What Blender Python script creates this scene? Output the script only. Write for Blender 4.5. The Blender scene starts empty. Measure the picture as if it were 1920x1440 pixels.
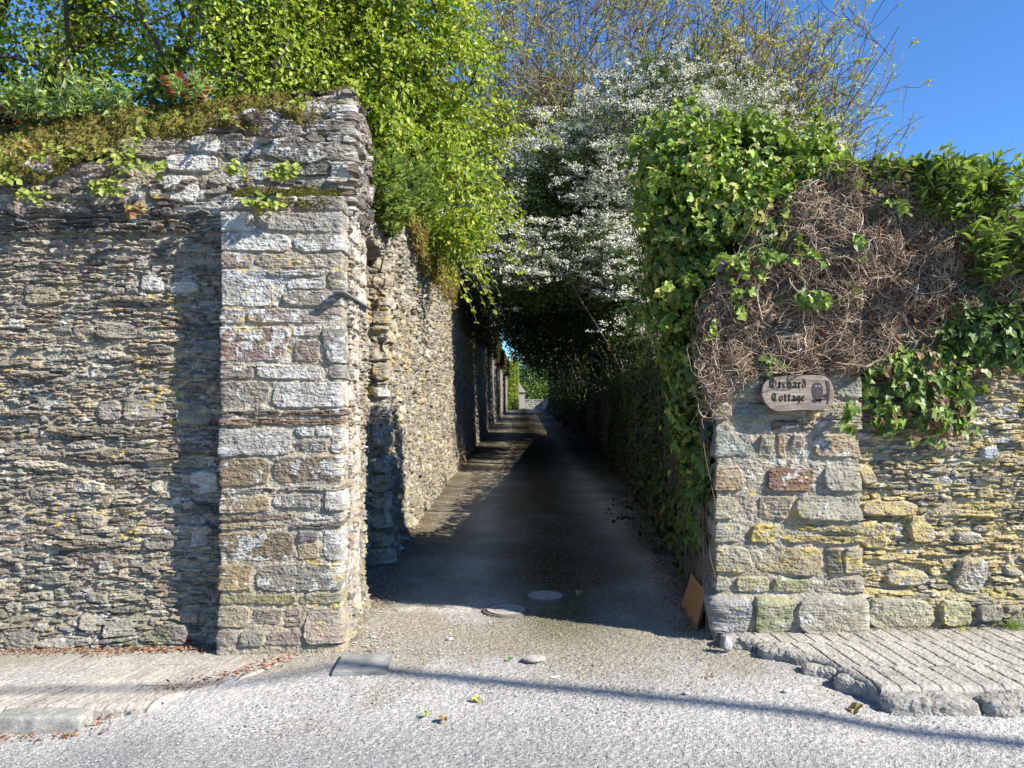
import bpy, math, random
import numpy as np
from math import radians as R_
# ------------------------------------------------------------ camera, sky, sun
S = bpy.context.scene
cam_d = bpy.data.cameras.new('camera'); cam = bpy.data.objects.new('camera', cam_d)
S.collection.objects.link(cam); S.camera = cam
CZ = 1.55; PITCH = 0.993; F = 1442.0
cam.location = (0, 0, CZ); cam.rotation_euler = (R_(90 + PITCH), 0, 0)
cam_d.sensor_fit = 'HORIZONTAL'; cam_d.sensor_width = 36.0; cam_d.lens = 36.0 * F / 1920.0
cam_d.clip_start = 0.05; cam_d.clip_end = 3000
SUN_EL = 36.0
SDX, SDY = 0.883, -0.469            # horizontal direction towards the sun
W = bpy.data.worlds.new("World"); S.world = W; W.use_nodes = True
wt = W.node_tree; wt.nodes.clear()
wo = wt.nodes.new('ShaderNodeOutputWorld'); wb = wt.nodes.new('ShaderNodeBackground'); sk = wt.nodes.new('ShaderNodeTexSky')
sk.sky_type = 'NISHITA'; sk.sun_disc = False; sk.sun_elevation = R_(SUN_EL)
sk.sun_rotation = math.atan2(SDX, SDY); sk.air_density = 1.0; sk.dust_density = 0.1; sk.ozone_density = 4.5
wb.inputs['Strength'].default_value = 0.064
wm = wt.nodes.new('ShaderNodeVectorMath'); wm.operation = 'MULTIPLY'; wm.inputs[1].default_value = (.76, 1.17, 1.60)
wt.links.new(sk.outputs[0], wm.inputs[0]); wt.links.new(wm.outputs[0], wb.inputs[0]); wt.links.new(wb.outputs[0], wo.inputs[0])
sl = bpy.data.lights.new('sun', 'SUN'); sl.energy = 5.0; sl.angle = R_(0.53); sl.color = (1.0, 0.94, 0.83)
so = bpy.data.objects.new('sun', sl); S.collection.objects.link(so); so.location = (20, -10, 20)
ce, se = math.cos(R_(SUN_EL)), math.sin(R_(SUN_EL))
from mathutils import Vector
so.rotation_euler = Vector((SDX * ce, SDY * ce, se)).to_track_quat('Z', 'Y').to_euler()
S.view_settings.view_transform = 'Standard'; S.view_settings.look = 'None'
S.view_settings.exposure = 1.12; S.view_settings.gamma = 1.0; S.view_settings.use_curve_mapping = False
S.cycles.max_bounces = 6; S.cycles.diffuse_bounces = 3; S.cycles.transmission_bounces = 4
C = S.collection
p_ = R_(PITCH); cp_, sp_ = math.cos(p_), math.sin(p_)
def at(px, py, Y):                  # world point at depth Y seen at that pixel of the 1920x1440 photo
    a = (px - 960) / F; b = (720 - py) / F
    k = Y / (cp_ - b * sp_)
    return (a * k, Y, CZ + (sp_ + b * cp_) * k)
# ------------------------------------------------------------ noise
def _h(ix, iy, iz, seed):
    h = (ix * 374761393 + iy * 668265263 + iz * 2147483647 + seed * 974634777) & 0xFFFFFFFF
    h = ((h ^ (h >> 13)) * 1274126177) & 0xFFFFFFFF
    h = ((h ^ (h >> 16)) * 2246822519) & 0xFFFFFFFF
    return ((h ^ (h >> 15)) & 0xFFFFFF) / float(0xFFFFFF)
def vn(x, y, seed=0):
    x, y = np.broadcast_arrays(np.asarray(x, float), np.asarray(y, float))
    fx = np.floor(x); fy = np.floor(y); ix = fx.astype(np.int64); iy = fy.astype(np.int64)
    u = x - fx; v = y - fy; u = u * u * (3 - 2 * u); v = v * v * (3 - 2 * v)
    a = _h(ix, iy, 0, seed); b = _h(ix + 1, iy, 0, seed); c = _h(ix, iy + 1, 0, seed); d = _h(ix + 1, iy + 1, 0, seed)
    return (a * (1 - u) + b * u) * (1 - v) + (c * (1 - u) + d * u) * v
def fbm(x, y, o=3, seed=0):
    s = 0; a = 1; t = 0
    for i in range(o):
        s = s + a * vn(np.asarray(x) * 2 ** i + 17.3 * i, np.asarray(y) * 2 ** i + 9.1 * i, seed + i); t += a; a *= .5
    return s / t
def vn3(x, y, z, seed=0):
    fz = np.floor(z); iz = fz.astype(np.int64); w = z - fz; w = w * w * (3 - 2 * w)
    return vn(x + iz * 31.7, y - iz * 17.9, seed) * (1 - w) + vn(x + (iz + 1) * 31.7, y - (iz + 1) * 17.9, seed) * w
def sm(a, b, x):
    t = np.clip((x - a) / (b - a), 0, 1); return t * t * (3 - 2 * t)
# ------------------------------------------------------------ mesh and object helpers
def raw_mesh(name, V, Fc, col=None, mat=None, smooth=False):
    V = np.ascontiguousarray(V, np.float32); Fc = np.ascontiguousarray(Fc, np.int32)
    n, k = Fc.shape
    me = bpy.data.meshes.new(name)
    me.vertices.add(len(V)); me.vertices.foreach_set('co', V.ravel())
    me.loops.add(n * k); me.loops.foreach_set('vertex_index', Fc.ravel())
    me.polygons.add(n); me.polygons.foreach_set('loop_start', np.arange(0, n * k, k, dtype=np.int32))
    me.polygons.foreach_set('use_smooth', np.full(n, smooth))
    me.update(calc_edges=True)
    if col is not None:
        ca = me.color_attributes.new('Col', 'FLOAT_COLOR', 'POINT')
        c4 = np.ones((len(V), 4), np.float32); c4[:, :3] = np.clip(col, 0, 1)
        ca.data.foreach_set('color', c4.ravel())
    if mat is not None: me.materials.append(mat)
    return me
def link(name, me, parent=None, label=None, cat=None, group=None, kind=None):
    o = bpy.data.objects.new(name, me); C.objects.link(o)
    if parent is not None: o.parent = parent
    if label: o['label'] = label
    if cat: o['category'] = cat
    if group: o['group'] = group
    if kind: o['kind'] = kind
    return o
def thing(name, label, cat, group=None):
    return link(name, None, None, label, cat, group)
class Bag:                          # collects vertex / triangle / colour arrays of ONE mesh
    def __init__(s): s.V = []; s.F = []; s.C = []; s.n = 0
    def add(s, V, Fc, col):
        V = np.asarray(V, float).reshape(-1, 3); Fc = np.asarray(Fc, np.int64)
        if Fc.shape[1] == 4: Fc = np.concatenate([Fc[:, [0, 1, 2]], Fc[:, [0, 2, 3]]])
        col = np.asarray(col, float)
        if col.ndim == 1: col = np.tile(col, (len(V), 1))
        s.V.append(V); s.F.append(Fc + s.n); s.C.append(col); s.n += len(V); return s
    def build(s, name, mat, parent=None, smooth=False, **k):
        me = raw_mesh(name, np.concatenate(s.V), np.concatenate(s.F), np.concatenate(s.C), mat, smooth)
        return link(name, me, parent, **k)
def tubes(P, r, sides=4):           # P (M,K,3), r (M,K)
    P = np.asarray(P, float); M, K, _ = P.shape; r = np.broadcast_to(r, (M, K))
    T = np.gradient(P, axis=1); T /= np.linalg.norm(T, axis=2, keepdims=True) + 1e-9
    ref = np.where(np.abs(T[:, :1, 2:3]) > .8, np.array([1., 0, 0]), np.array([0, 0, 1.]))
    A = np.cross(T, np.broadcast_to(ref, T.shape)); A /= np.linalg.norm(A, axis=2, keepdims=True) + 1e-9
    B = np.cross(T, A)
    an = np.arange(sides) / sides * 2 * np.pi
    V = P[:, :, None] + r[:, :, None, None] * (A[:, :, None] * np.cos(an)[None, None, :, None] + B[:, :, None] * np.sin(an)[None, None, :, None])
    idx = np.arange(M * K * sides).reshape(M, K, sides)
    a = idx[:, :-1]; b = idx[:, 1:]
    Fq = np.stack([a, np.roll(a, -1, 2), np.roll(b, -1, 2), b], -1).reshape(-1, 4)
    return V.reshape(-1, 3), Fq
def rep(c, M, k): return np.repeat(np.asarray(c).reshape(M, 3), k, axis=0)
OVAL = (np.array([[0, 0, 0], [0, .5, -.03], [0, 1, -.12], [-.27, .32, .07], [-.24, .68, .03], [.27, .32, .07], [.24, .68, .03]]),
        np.array([[0, 5, 1], [5, 6, 1], [6, 2, 1], [0, 1, 3], [3, 1, 4], [4, 1, 2]]))
LANCE = (np.array([[0, 0, 0], [0, .5, -.02], [0, 1, -.22], [-.17, .42, .05], [.17, .42, .05]]), np.array([[0, 4, 1], [4, 2, 1], [0, 1, 3], [3, 1, 2]]))
HERB = (OVAL[0] * [.62, 1, 1], OVAL[1])
RHOMB = (np.array([[0, 0, 0], [.32, .5, .06], [0, 1, -.1], [-.32, .5, .06]]), np.array([[0, 1, 2], [0, 2, 3]]))
IVY = (np.array([[0, .1, 0], [.3, -.08, .04], [.56, .2, -.03], [.33, .4, .05], [.3, .7, .02], [0, 1.05, -.12], [-.3, .7, .02], [-.33, .4, .05], [-.56, .2, -.03], [-.3, -.08, .04], [0, .42, -.04]]),
       np.array([[0, 1, 10], [1, 2, 10], [2, 3, 10], [3, 4, 10], [4, 5, 10], [5, 6, 10], [6, 7, 10], [7, 8, 10], [8, 9, 10], [9, 0, 10]]))
_a = np.arange(8) / 8 * 2 * np.pi
ROUND = (np.concatenate([[[0, .5, -.1]], np.stack([.5 * np.sin(_a) * (1 + .16 * np.cos(_a * 4)), .5 - .5 * np.cos(_a) * (1 + .16 * np.cos(_a * 4)), .05 + 0 * _a], 1)]),
         np.array([[0, 1 + i, 1 + (i + 1) % 8] for i in range(8)]))
def nrm(v): return v / (np.linalg.norm(v, axis=-1, keepdims=True) + 1e-9)
def leaf(bag, pos, N, T, size, tmpl, col):
    pos = np.asarray(pos, float); M = len(pos); N = nrm(np.asarray(N, float)); T = np.asarray(T, float)
    T = nrm(T - N * (T * N).sum(1, keepdims=True)); X = np.cross(T, N)
    tv, tf = tmpl; s = np.broadcast_to(size, (M,))[:, None, None]
    V = pos[:, None] + s * (X[:, None] * tv[None, :, 0:1] + T[:, None] * tv[None, :, 1:2] + N[:, None] * tv[None, :, 2:3])
    Fc = tf[None] + (np.arange(M) * len(tv))[:, None, None]
    bag.add(V.reshape(-1, 3), Fc.reshape(-1, 3), np.repeat(np.broadcast_to(col, (M, 3)), len(tv), axis=0))
def rcol(rng, M, cols, w=None, v=.18):
    cols = np.asarray(cols, float); i = rng.choice(len(cols), M, p=w)
    return cols[i] * (1 + v * rng.normal(size=(M, 1))).clip(.4, 1.8)
# ------------------------------------------------------------ materials
def new_mat(name):
    m = bpy.data.materials.new(name); m.use_nodes = True; nt = m.node_tree
    return m, nt, nt.nodes['Principled BSDF']
def mat_attr(name, rough=.9, scale=150., amp=.35, bump=.3, bdist=.004, spec=.25, scale2=None, vor=None):
    m, nt, b = new_mat(name); N, L = nt.nodes, nt.links
    at_ = N.new('ShaderNodeAttribute'); at_.attribute_name = 'Col'
    tc = N.new('ShaderNodeTexCoord')
    nz = N.new('ShaderNodeTexNoise'); nz.inputs['Scale'].default_value = scale; nz.inputs['Detail'].default_value = 6; nz.inputs['Roughness'].default_value = .7
    L.new(tc.outputs['Object'], nz.inputs['Vector'])
    mr = N.new('ShaderNodeMapRange'); mr.inputs[1].default_value = .3; mr.inputs[2].default_value = .7; mr.inputs[3].default_value = 1 - amp; mr.inputs[4].default_value = 1 + amp
    L.new(nz.outputs['Fac'], mr.inputs[0])
    mx = N.new('ShaderNodeVectorMath'); mx.operation = 'SCALE'
    L.new(at_.outputs['Color'], mx.inputs[0]); L.new(mr.outputs[0], mx.inputs['Scale'])
    out = mx.outputs[0]
    hsrc = nz.outputs['Fac']
    if vor:
        vo = N.new('ShaderNodeTexVoronoi'); vo.inputs['Scale'].default_value = vor[0]; L.new(tc.outputs['Object'], vo.inputs['Vector'])
        sx = N.new('ShaderNodeSeparateColor'); L.new(vo.outputs['Color'], sx.inputs[0])
        m2 = N.new('ShaderNodeMapRange'); m2.inputs[3].default_value = 1 - vor[1]; m2.inputs[4].default_value = 1 + vor[1]
        L.new(sx.outputs[0], m2.inputs[0])
        m3 = N.new('ShaderNodeVectorMath'); m3.operation = 'SCALE'; L.new(out, m3.inputs[0]); L.new(m2.outputs[0], m3.inputs['Scale']); out = m3.outputs[0]
        ad = N.new('ShaderNodeMath'); ad.operation = 'SUBTRACT'; L.new(nz.outputs['Fac'], ad.inputs[0]); L.new(vo.outputs['Distance'], ad.inputs[1]); hsrc = ad.outputs[0]
    L.new(out, b.inputs['Base Color'])
    bp = N.new('ShaderNodeBump'); bp.inputs['Strength'].default_value = bump; bp.inputs['Distance'].default_value = bdist
    L.new(hsrc, bp.inputs['Height']); L.new(bp.outputs[0], b.inputs['Normal'])
    b.inputs['Roughness'].default_value = rough; b.inputs['Specular IOR Level'].default_value = spec
    return m
def mat_leaf(name, rough=.45, trans=.35, spec=.4, tint=(1.25, 1.3, .55)):
    m, nt, b = new_mat(name); N, L = nt.nodes, nt.links
    at_ = N.new('ShaderNodeAttribute'); at_.attribute_name = 'Col'
    L.new(at_.outputs['Color'], b.inputs['Base Color']); b.inputs['Roughness'].default_value = rough; b.inputs['Specular IOR Level'].default_value = spec
    tr = N.new('ShaderNodeBsdfTranslucent'); mu = N.new('ShaderNodeVectorMath'); mu.operation = 'MULTIPLY'; mu.inputs[1].default_value = tint
    L.new(at_.outputs['Color'], mu.inputs[0]); L.new(mu.outputs[0], tr.inputs['Color'])
    mi = N.new('ShaderNodeMixShader'); mi.inputs[0].default_value = trans
    L.new(b.outputs[0], mi.inputs[1]); L.new(tr.outputs[0], mi.inputs[2]); L.new(mi.outputs[0], N['Material Output'].inputs[0])
    return m
M_STONE = mat_attr('lichened stone', .92, 90, .38, .5, .005)
M_GRAVEL = mat_attr('fine gravel', .9, 160, .28, .7, .006, vor=(105, .30))
M_PAVE = mat_attr('worn paving', .9, 220, .28, .6, .004, vor=(240, .15))
M_CHIP = mat_attr('loose chips', .85, 120, .2, .2, .002)
M_BARK = mat_attr('bark', .9, 60, .3, .5, .004)
M_MOSS = mat_attr('moss', .95, 160, .4, .8, .006, spec=.1)
M_WOOD = mat_attr('weathered wood', .75, 60, .15, .4, .002)
M_IRON = mat_attr('old iron', .6, 80, .25, .3, .002, spec=.5)
M_LEAF = mat_leaf('fresh leaf', .5, .42, .3)
M_IVY = mat_leaf('ivy leaf', .46, .24, .38)
M_HAW = mat_leaf('hawthorn leaf', .5, .2, .3)
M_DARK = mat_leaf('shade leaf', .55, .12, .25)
M_BLOS = mat_leaf('blossom', .8, .25, .1, (1, 1, 1))
M_DRY = mat_leaf('dry leaf', .8, .15, .1, (1, 1, 1))
# ------------------------------------------------------------ plan path
def make_path(pts, rc=.03):
    P = np.array(pts, float); D = P[1:] - P[:-1]; L = np.linalg.norm(D, axis=1); D = D / L[:, None]
    cum = np.concatenate([[0], np.cumsum(L)])
    Nn = np.stack([D[:, 1], -D[:, 0]], 1)
    def ev(u):
        i = np.clip(np.searchsorted(cum, u, side='right') - 1, 0, len(L) - 1)
        pos = P[i] + D[i] * (u - cum[i])[:, None]; n = Nn[i].copy()
        for k in range(1, len(L)):
            w = np.clip((u - cum[k]) / rc, -1, 1); near = np.abs(u - cum[k]) < rc
            n[near] = nrm(Nn[k - 1] * (.5 - .5 * w[near])[:, None] + Nn[k] * (.5 + .5 * w[near])[:, None])
        return pos, n
    return ev, cum
def stepped(*segs):                 # (u0,u1,du) pieces -> strictly increasing array
    out = []
    for a, b, d in segs: out.append(np.arange(a, b, d))
    return np.concatenate(out + [[segs[-1][1]]])
# ------------------------------------------------------------ masonry: every stone is stamped into a relief
class Masonry:
    def __init__(s, us, vs, seed, base_col=(.17, .155, .13), base_h=-.02, warp=.012):
        s.u = us; s.v = vs; s.rng = np.random.default_rng(seed); s.seed = seed
        s.U, s.Vv = np.meshgrid(us, vs, indexing='ij')
        U, V = s.U, s.Vv
        s.Uw = U + warp * 1.2 * (fbm(U * 7, V * 9, 3, seed) - .5) * 2 + .7 * warp * (fbm(U * 34, V * 40, 2, seed + 1) - .5)
        s.Vw = V + warp * (fbm(U * 5, V * 9, 3, seed + 9) - .5) * 2 + .8 * warp * (fbm(U * 30, V * 44, 2, seed + 2) - .5) + .05 * (fbm(U * .9, V * 1.1, 2, seed + 5) - .5)
        s.H = base_h + .012 * (fbm(U * 30, V * 34, 3, seed + 3) - .5)
        s.Cc = np.tile(np.array(base_col), U.shape + (1,)) * (.75 + .5 * fbm(U * 12, V * 14, 3, seed + 4))[..., None]
        s.W = np.full(U.shape, .25); s.Yl = np.full(U.shape, .3); s.Lam = np.full(U.shape, .2)
    def stone(s, u0, u1, v0, v1, depth, col, white=.3, yellow=.2, lam=.5, rot=0., lens=4., ex=3., edge=.010, tilt=None, rad=.014):
        rng = s.rng; pad = .03
        i0, i1 = np.searchsorted(s.u, [u0 - pad, u1 + pad]); j0, j1 = np.searchsorted(s.v, [v0 - pad, v1 + pad])
        if i1 - i0 < 2 or j1 - j0 < 2: return
        sl_ = (slice(i0, i1), slice(j0, j1))
        cu, cv = (u0 + u1) / 2, (v0 + v1) / 2; hu, hv = (u1 - u0) / 2, (v1 - v0) / 2
        X = s.Uw[sl_] - cu; Y = s.Vw[sl_] - cv
        if rot: X, Y = X + Y * rot * .3, Y - X * rot
        sk_ = rng.normal() * .12; X = X + Y * sk_
        ax = np.abs(X) / hu; th = hv * np.clip(1 - ax ** lens * .75, .05, 1)
        dy = th - np.abs(Y); dx = hu - np.abs(X)
        d = np.minimum(dy, dx); d = np.where((dx < rad) & (dy < rad) & (dx > 0) & (dy > 0), np.minimum(d, rad - np.hypot(rad - dx, rad - dy)), d)
        e = edge
        tx, ty = (rng.normal() * .10, rng.normal() * .14) if tilt is None else tilt
        face = depth + np.clip(tx * X, -.012, .012) + np.clip(ty * Y, -.012, .012) - .15 * (ax ** 4) * .02
        cand = np.where(d > -.002, s.H[sl_].min() * 0 - .03 + (face + .03) * np.sqrt(np.clip(d / e, 0, 1)), -9)
        win = cand > s.H[sl_]
        s.H[sl_] = np.where(win, cand, s.H[sl_]); s.Cc[sl_] = np.where(win[..., None], np.array(col), s.Cc[sl_])
        for A, val in ((s.W, white), (s.Yl, yellow), (s.Lam, lam)): A[sl_] = np.where(win, val, A[sl_])
    def slates(s, ua, ub, va, vb, t0=.014, t1=.05, cols=None, white=.25, yellow=.25, dmax=.03, ratio=(2.5, 9), big=.06, lam=1., depth0=0.):
        rng = s.rng; v = va
        cols = cols or [(.115, .108, .098), (.16, .148, .128), (.21, .19, .16), (.085, .082, .08), (.19, .17, .14), (.15, .12, .10)]
        while v < vb:
            t = rng.uniform(t0, t1) * (1.8 if rng.random() < .12 else 1)
            u = ua - rng.uniform(0, .2)
            while u < ub:
                tt = t * rng.uniform(.75, 1.25); w = min(max(tt * rng.uniform(*ratio), .04), .42)
                vo = v + rng.normal() * t * .22
                c = np.array(cols[rng.integers(len(cols))]) * rng.uniform(.75, 1.25)
                if rng.random() < big:
                    hh = rng.uniform(.035, .075); ww = hh * rng.uniform(1.0, 2.0)
                    s.stone(u, u + ww, vo - .01, vo + hh, depth0 + rng.uniform(.004, dmax + .004), c * 1.15, white + .2 * rng.random(), yellow, .4, rng.normal() * .1, rng.choice([2.5, 5, 9]), edge=.012, rad=.006)
                else:
                    s.stone(u, u + w, vo, vo + tt * 1.08, depth0 + dmax * rng.random() ** 1.2, c, white * rng.uniform(.3, 2), yellow * rng.uniform(.3, 2), lam * rng.uniform(.6, 1.3), rng.normal() * .035, rng.choice([2.5, 4, 8]), edge=rng.uniform(.004, .009))
                u += w * rng.uniform(.85, 1.02) + .004
            v += t * rng.uniform(.8, 1.0)
    def finish(s, path, top, name, mat=M_STONE, parent=None, vz=0., offs=None, wcol=(.44, .435, .41), ycol=(.44, .33, .09), wamt=1., yamt=1., green=.0, **k):
        U, V, sd = s.U, s.Vv, s.seed
        lam = fbm(U * 7 + 3 * s.Lam, s.Vw * 95, 2, sd + 11) - .5
        lam2 = fbm(U * 16, s.Vw * 190, 2, sd + 12) - .5
        fu = U + .05 * fbm(U * 12, V * 14, 2, sd + 41); fv = s.Vw + .006 * fbm(U * 14, V * 20, 3, sd + 42) + .02 * fbm(U * 3, V * 4, 2, sd + 44)
        fl = 0
        for kk, (a_, b_, w_) in enumerate(((19, 84, .5), (37, 150, .3), (11, 47, .4))):
            row = np.floor(fv * b_).astype(np.int64); sh = _h(row, row * 0, 7, sd + kk)
            fl = fl + w_ * (_h(np.floor(fu * a_ + sh * 5).astype(np.int64), row, 3, sd + 50 + kk) - .5)
        H = s.H + s.Lam * (.010 * lam + .008 * lam2 + .017 * fl) + .013 * (fbm(U * 28, V * 32, 3, sd + 13) - .5) + .005 * (vn(U * 110, V * 130, sd + 14) - .5)
        H = H + .018 * (fbm(U * 1.3, V * 1.2, 2, sd + 15) - .5)
        if offs is not None: H = H + offs(U, V)
        col = s.Cc * (.68 + .64 * fbm(U * 14, V * 26, 4, sd + 16))[..., None]
        col = col * (1 + s.Lam * (.5 * lam + .45 * fl))[..., None] * (.8 + .4 * vn(U * 130, V * 150, sd + 45))[..., None]
        col = col * (1 + np.array([.16, .02, -.14]) * (fbm(U * 5, V * 7, 3, sd + 17)[..., None] - .45) * 1.3)
        col = col * np.array([1.03, 1.0, .93])
        nw = fbm(U * 17, V * 22, 3, sd + 20) * .55 + fbm(U * 75, V * 85, 2, sd + 19) * .2 + fbm(U * 3, V * 3, 2, sd + 21) * .25
        mw = sm(0, .06, nw - (.70 - .24 * s.W * wamt)) * .85
        ny = fbm(U * 18, V * 26, 3, sd + 24) * .5 + fbm(U * 80, V * 90, 2, sd + 27) * .2 + fbm(U * 2.2, V * 2.5, 2, sd + 25) * .3
        my = sm(0, .07, ny - (.69 - .16 * s.Yl * yamt)) * .75
        col = col * (1 - mw[..., None]) + np.array(wcol) * (.75 + .4 * fbm(U * 60, V * 60, 2, sd + 22))[..., None] * mw[..., None]
        col = col * (1 - my[..., None]) + np.array(ycol) * (.7 + .5 * fbm(U * 50, V * 50, 2, sd + 26))[..., None] * my[..., None]
        H = H + .002 * mw
        if green:
            g = green * sm(.45, .7, fbm(U * 3, V * 4, 3, sd + 28))[..., None] * np.exp(-np.clip(V, 0, 9)[..., None] / .3)
            col = col * (1 - g) + np.array([.10, .105, .05]) * g
        pos, n = path(s.u)
        tp = top(s.u)[:, None] if callable(top) else np.full((len(s.u), 1), float(top))
        tp = tp + .02 * (vn(s.u * 9, s.u * 0, sd + 31)[:, None] - .5)
        over = np.maximum(V - tp, 0); zz = np.minimum(V, tp) + .5 * np.where(over > 0, H, 0); Hh = np.where(over > 0, H * .5 - over, H)
        Z = zz + vz
        co = np.stack([pos[:, 0:1] + n[:, 0:1] * Hh, pos[:, 1:2] + n[:, 1:2] * Hh, Z], -1)
        nu, nv = U.shape; idx = np.arange(nu * nv).reshape(nu, nv)
        Fq = np.stack([idx[:-1, :-1], idx[1:, :-1], idx[1:, 1:], idx[:-1, 1:]], -1).reshape(-1, 4)
        me = raw_mesh(name, co.reshape(-1, 3), Fq, col.reshape(-1, 3), mat, False)
        return link(name, me, parent, **k)
# ============================================================ GROUND
def zroad(X, Y):
    X = np.asarray(X, float); Y = np.asarray(Y, float)
    t = .12 * np.tanh(X / 5.) * (1 - sm(4.6, 6.5, Y))
    t = t - .075 * sm(-1.5, -2.2, X) * sm(4.35, 3.9, Y) - .045 * sm(1.35, 1.9, X) * sm(4.5, 4.0, Y)
    return t - .012 * sm(5., 3., Y)
# wide ground sheet
gx = np.linspace(-400, 400, 81); gy = np.linspace(-200, 700, 91); GX, GY = np.meshgrid(gx, gy, indexing='ij')
idx = np.arange(GX.size).reshape(GX.shape); Q = np.stack([idx[:-1, :-1], idx[1:, :-1], idx[1:, 1:], idx[:-1, 1:]], -1).reshape(-1, 4)
link('ground', raw_mesh('ground', np.stack([GX, GY, GX * 0 - .45], -1).reshape(-1, 3), Q, np.tile([.07, .075, .035], (GX.size, 1)) * (.8 + .4 * vn(GX * .1, GY * .1).reshape(-1, 1)), M_MOSS), kind='structure')
def sheet(name, xs, ys, zf, cf, mat, keep=None, **k):
    X, Y = np.meshgrid(xs, ys, indexing='ij'); Z = zf(X, Y); col = cf(X, Y)
    idx = np.arange(X.size).reshape(X.shape); Q = np.stack([idx[:-1, :-1], idx[1:, :-1], idx[1:, 1:], idx[:-1, 1:]], -1).reshape(-1, 4)
    if keep is not None:
        kp = keep(X, Y).reshape(-1); Q = Q[kp[Q].any(1)]
    return link(name, raw_mesh(name, np.stack([X, Y, Z], -1).reshape(-1, 3), Q, col.reshape(-1, 3), mat), **k)
def gcol(X, Y):
    n = fbm(X * 1.3, Y * 1.9, 5, 50) * 2.0 - .5; g = fbm(X * 3, Y * 2.2, 4, 51); f = fbm(X * 60, Y * 60, 2, 52)
    c = np.stack([.365 + 0 * X, .352 + 0 * X, .332 + 0 * X], -1) * (.72 + .45 * n + .35 * (f - .5))[..., None]
    # brown silt and moss where nothing drives: a strip across the mouth of the lane, the lane's middle and edges
    dirt = sm(.35, .75, g + .35 * np.exp(-((Y - 5.0) / .5) ** 2) - .25 * sm(4.6, 3.9, Y))
    c = c * (1 - .75 * dirt[..., None]) + np.array([.26, .225, .165]) * .75 * dirt[..., None]
    mid = np.exp(-((X - .33 - .012 * Y) / .42) ** 2) * sm(4.4, 5.6, Y) * (.65 + .6 * fbm(X * 4, Y * 2, 3, 54))
    edge = sm(.5, .15, X + 1.25) * sm(5, 6, Y) + sm(1.1, 1.7, X - .012 * Y) * sm(5, 6, Y)
    m = np.clip(mid + .8 * edge * fbm(X * 5, Y * 3, 3, 55), 0, 1)[..., None]
    c = c * (1 - m) + np.array([.085, .078, .030]) * m
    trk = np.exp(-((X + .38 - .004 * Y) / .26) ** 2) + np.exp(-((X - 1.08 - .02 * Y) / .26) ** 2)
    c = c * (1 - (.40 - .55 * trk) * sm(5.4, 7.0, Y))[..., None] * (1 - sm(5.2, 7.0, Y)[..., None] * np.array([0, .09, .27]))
    a = (sm(3.9, 3.2, Y + .10 * X + .35 * (fbm(X * 1.5, Y * 1.5, 2, 57) - .5)))[..., None]
    c = c * (1 - a) + np.array([.32, .312, .30]) * (.85 + .4 * (f[..., None] - .5)) * a
    return c
def groad_z(X, Y):
    return zroad(X, Y) + .012 * (fbm(X * 2.5, Y * 2.5, 3, 60) - .5) + .006 * (fbm(X * 28, Y * 28, 2, 61) - .5) + .006 * (vn(X * 75, Y * 75, 62) - .5)
xs = np.concatenate([np.arange(-40, -5, 1.), np.arange(-5, -3, .1), np.arange(-3, 3.2, .009), np.arange(3.2, 5, .1), np.arange(5, 41, 1.)])
ys = np.concatenate([np.arange(-8, 1.5, .5), np.arange(1.5, 2.9, .05), np.arange(2.9, 5.3, .009)])
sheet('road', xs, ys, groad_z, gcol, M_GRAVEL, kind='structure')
xs = np.concatenate([np.arange(-1.7, 2.2, .014), np.arange(2.2, 12, .15)])
ys = np.concatenate([np.arange(5.29, 9, .014), np.arange(9, 20, .06), np.arange(20, 160, .8)])
sheet('lane', xs, ys, lambda X, Y: groad_z(X, Y) + .03 * np.exp(-((X - .33 - .012 * Y) / .35) ** 2) * sm(5.6, 8, Y) + sm(2.1, 3.5, X - .02 * Y) * 2.1 * sm(8, 12, Y), gcol, M_GRAVEL, kind='structure')
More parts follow.
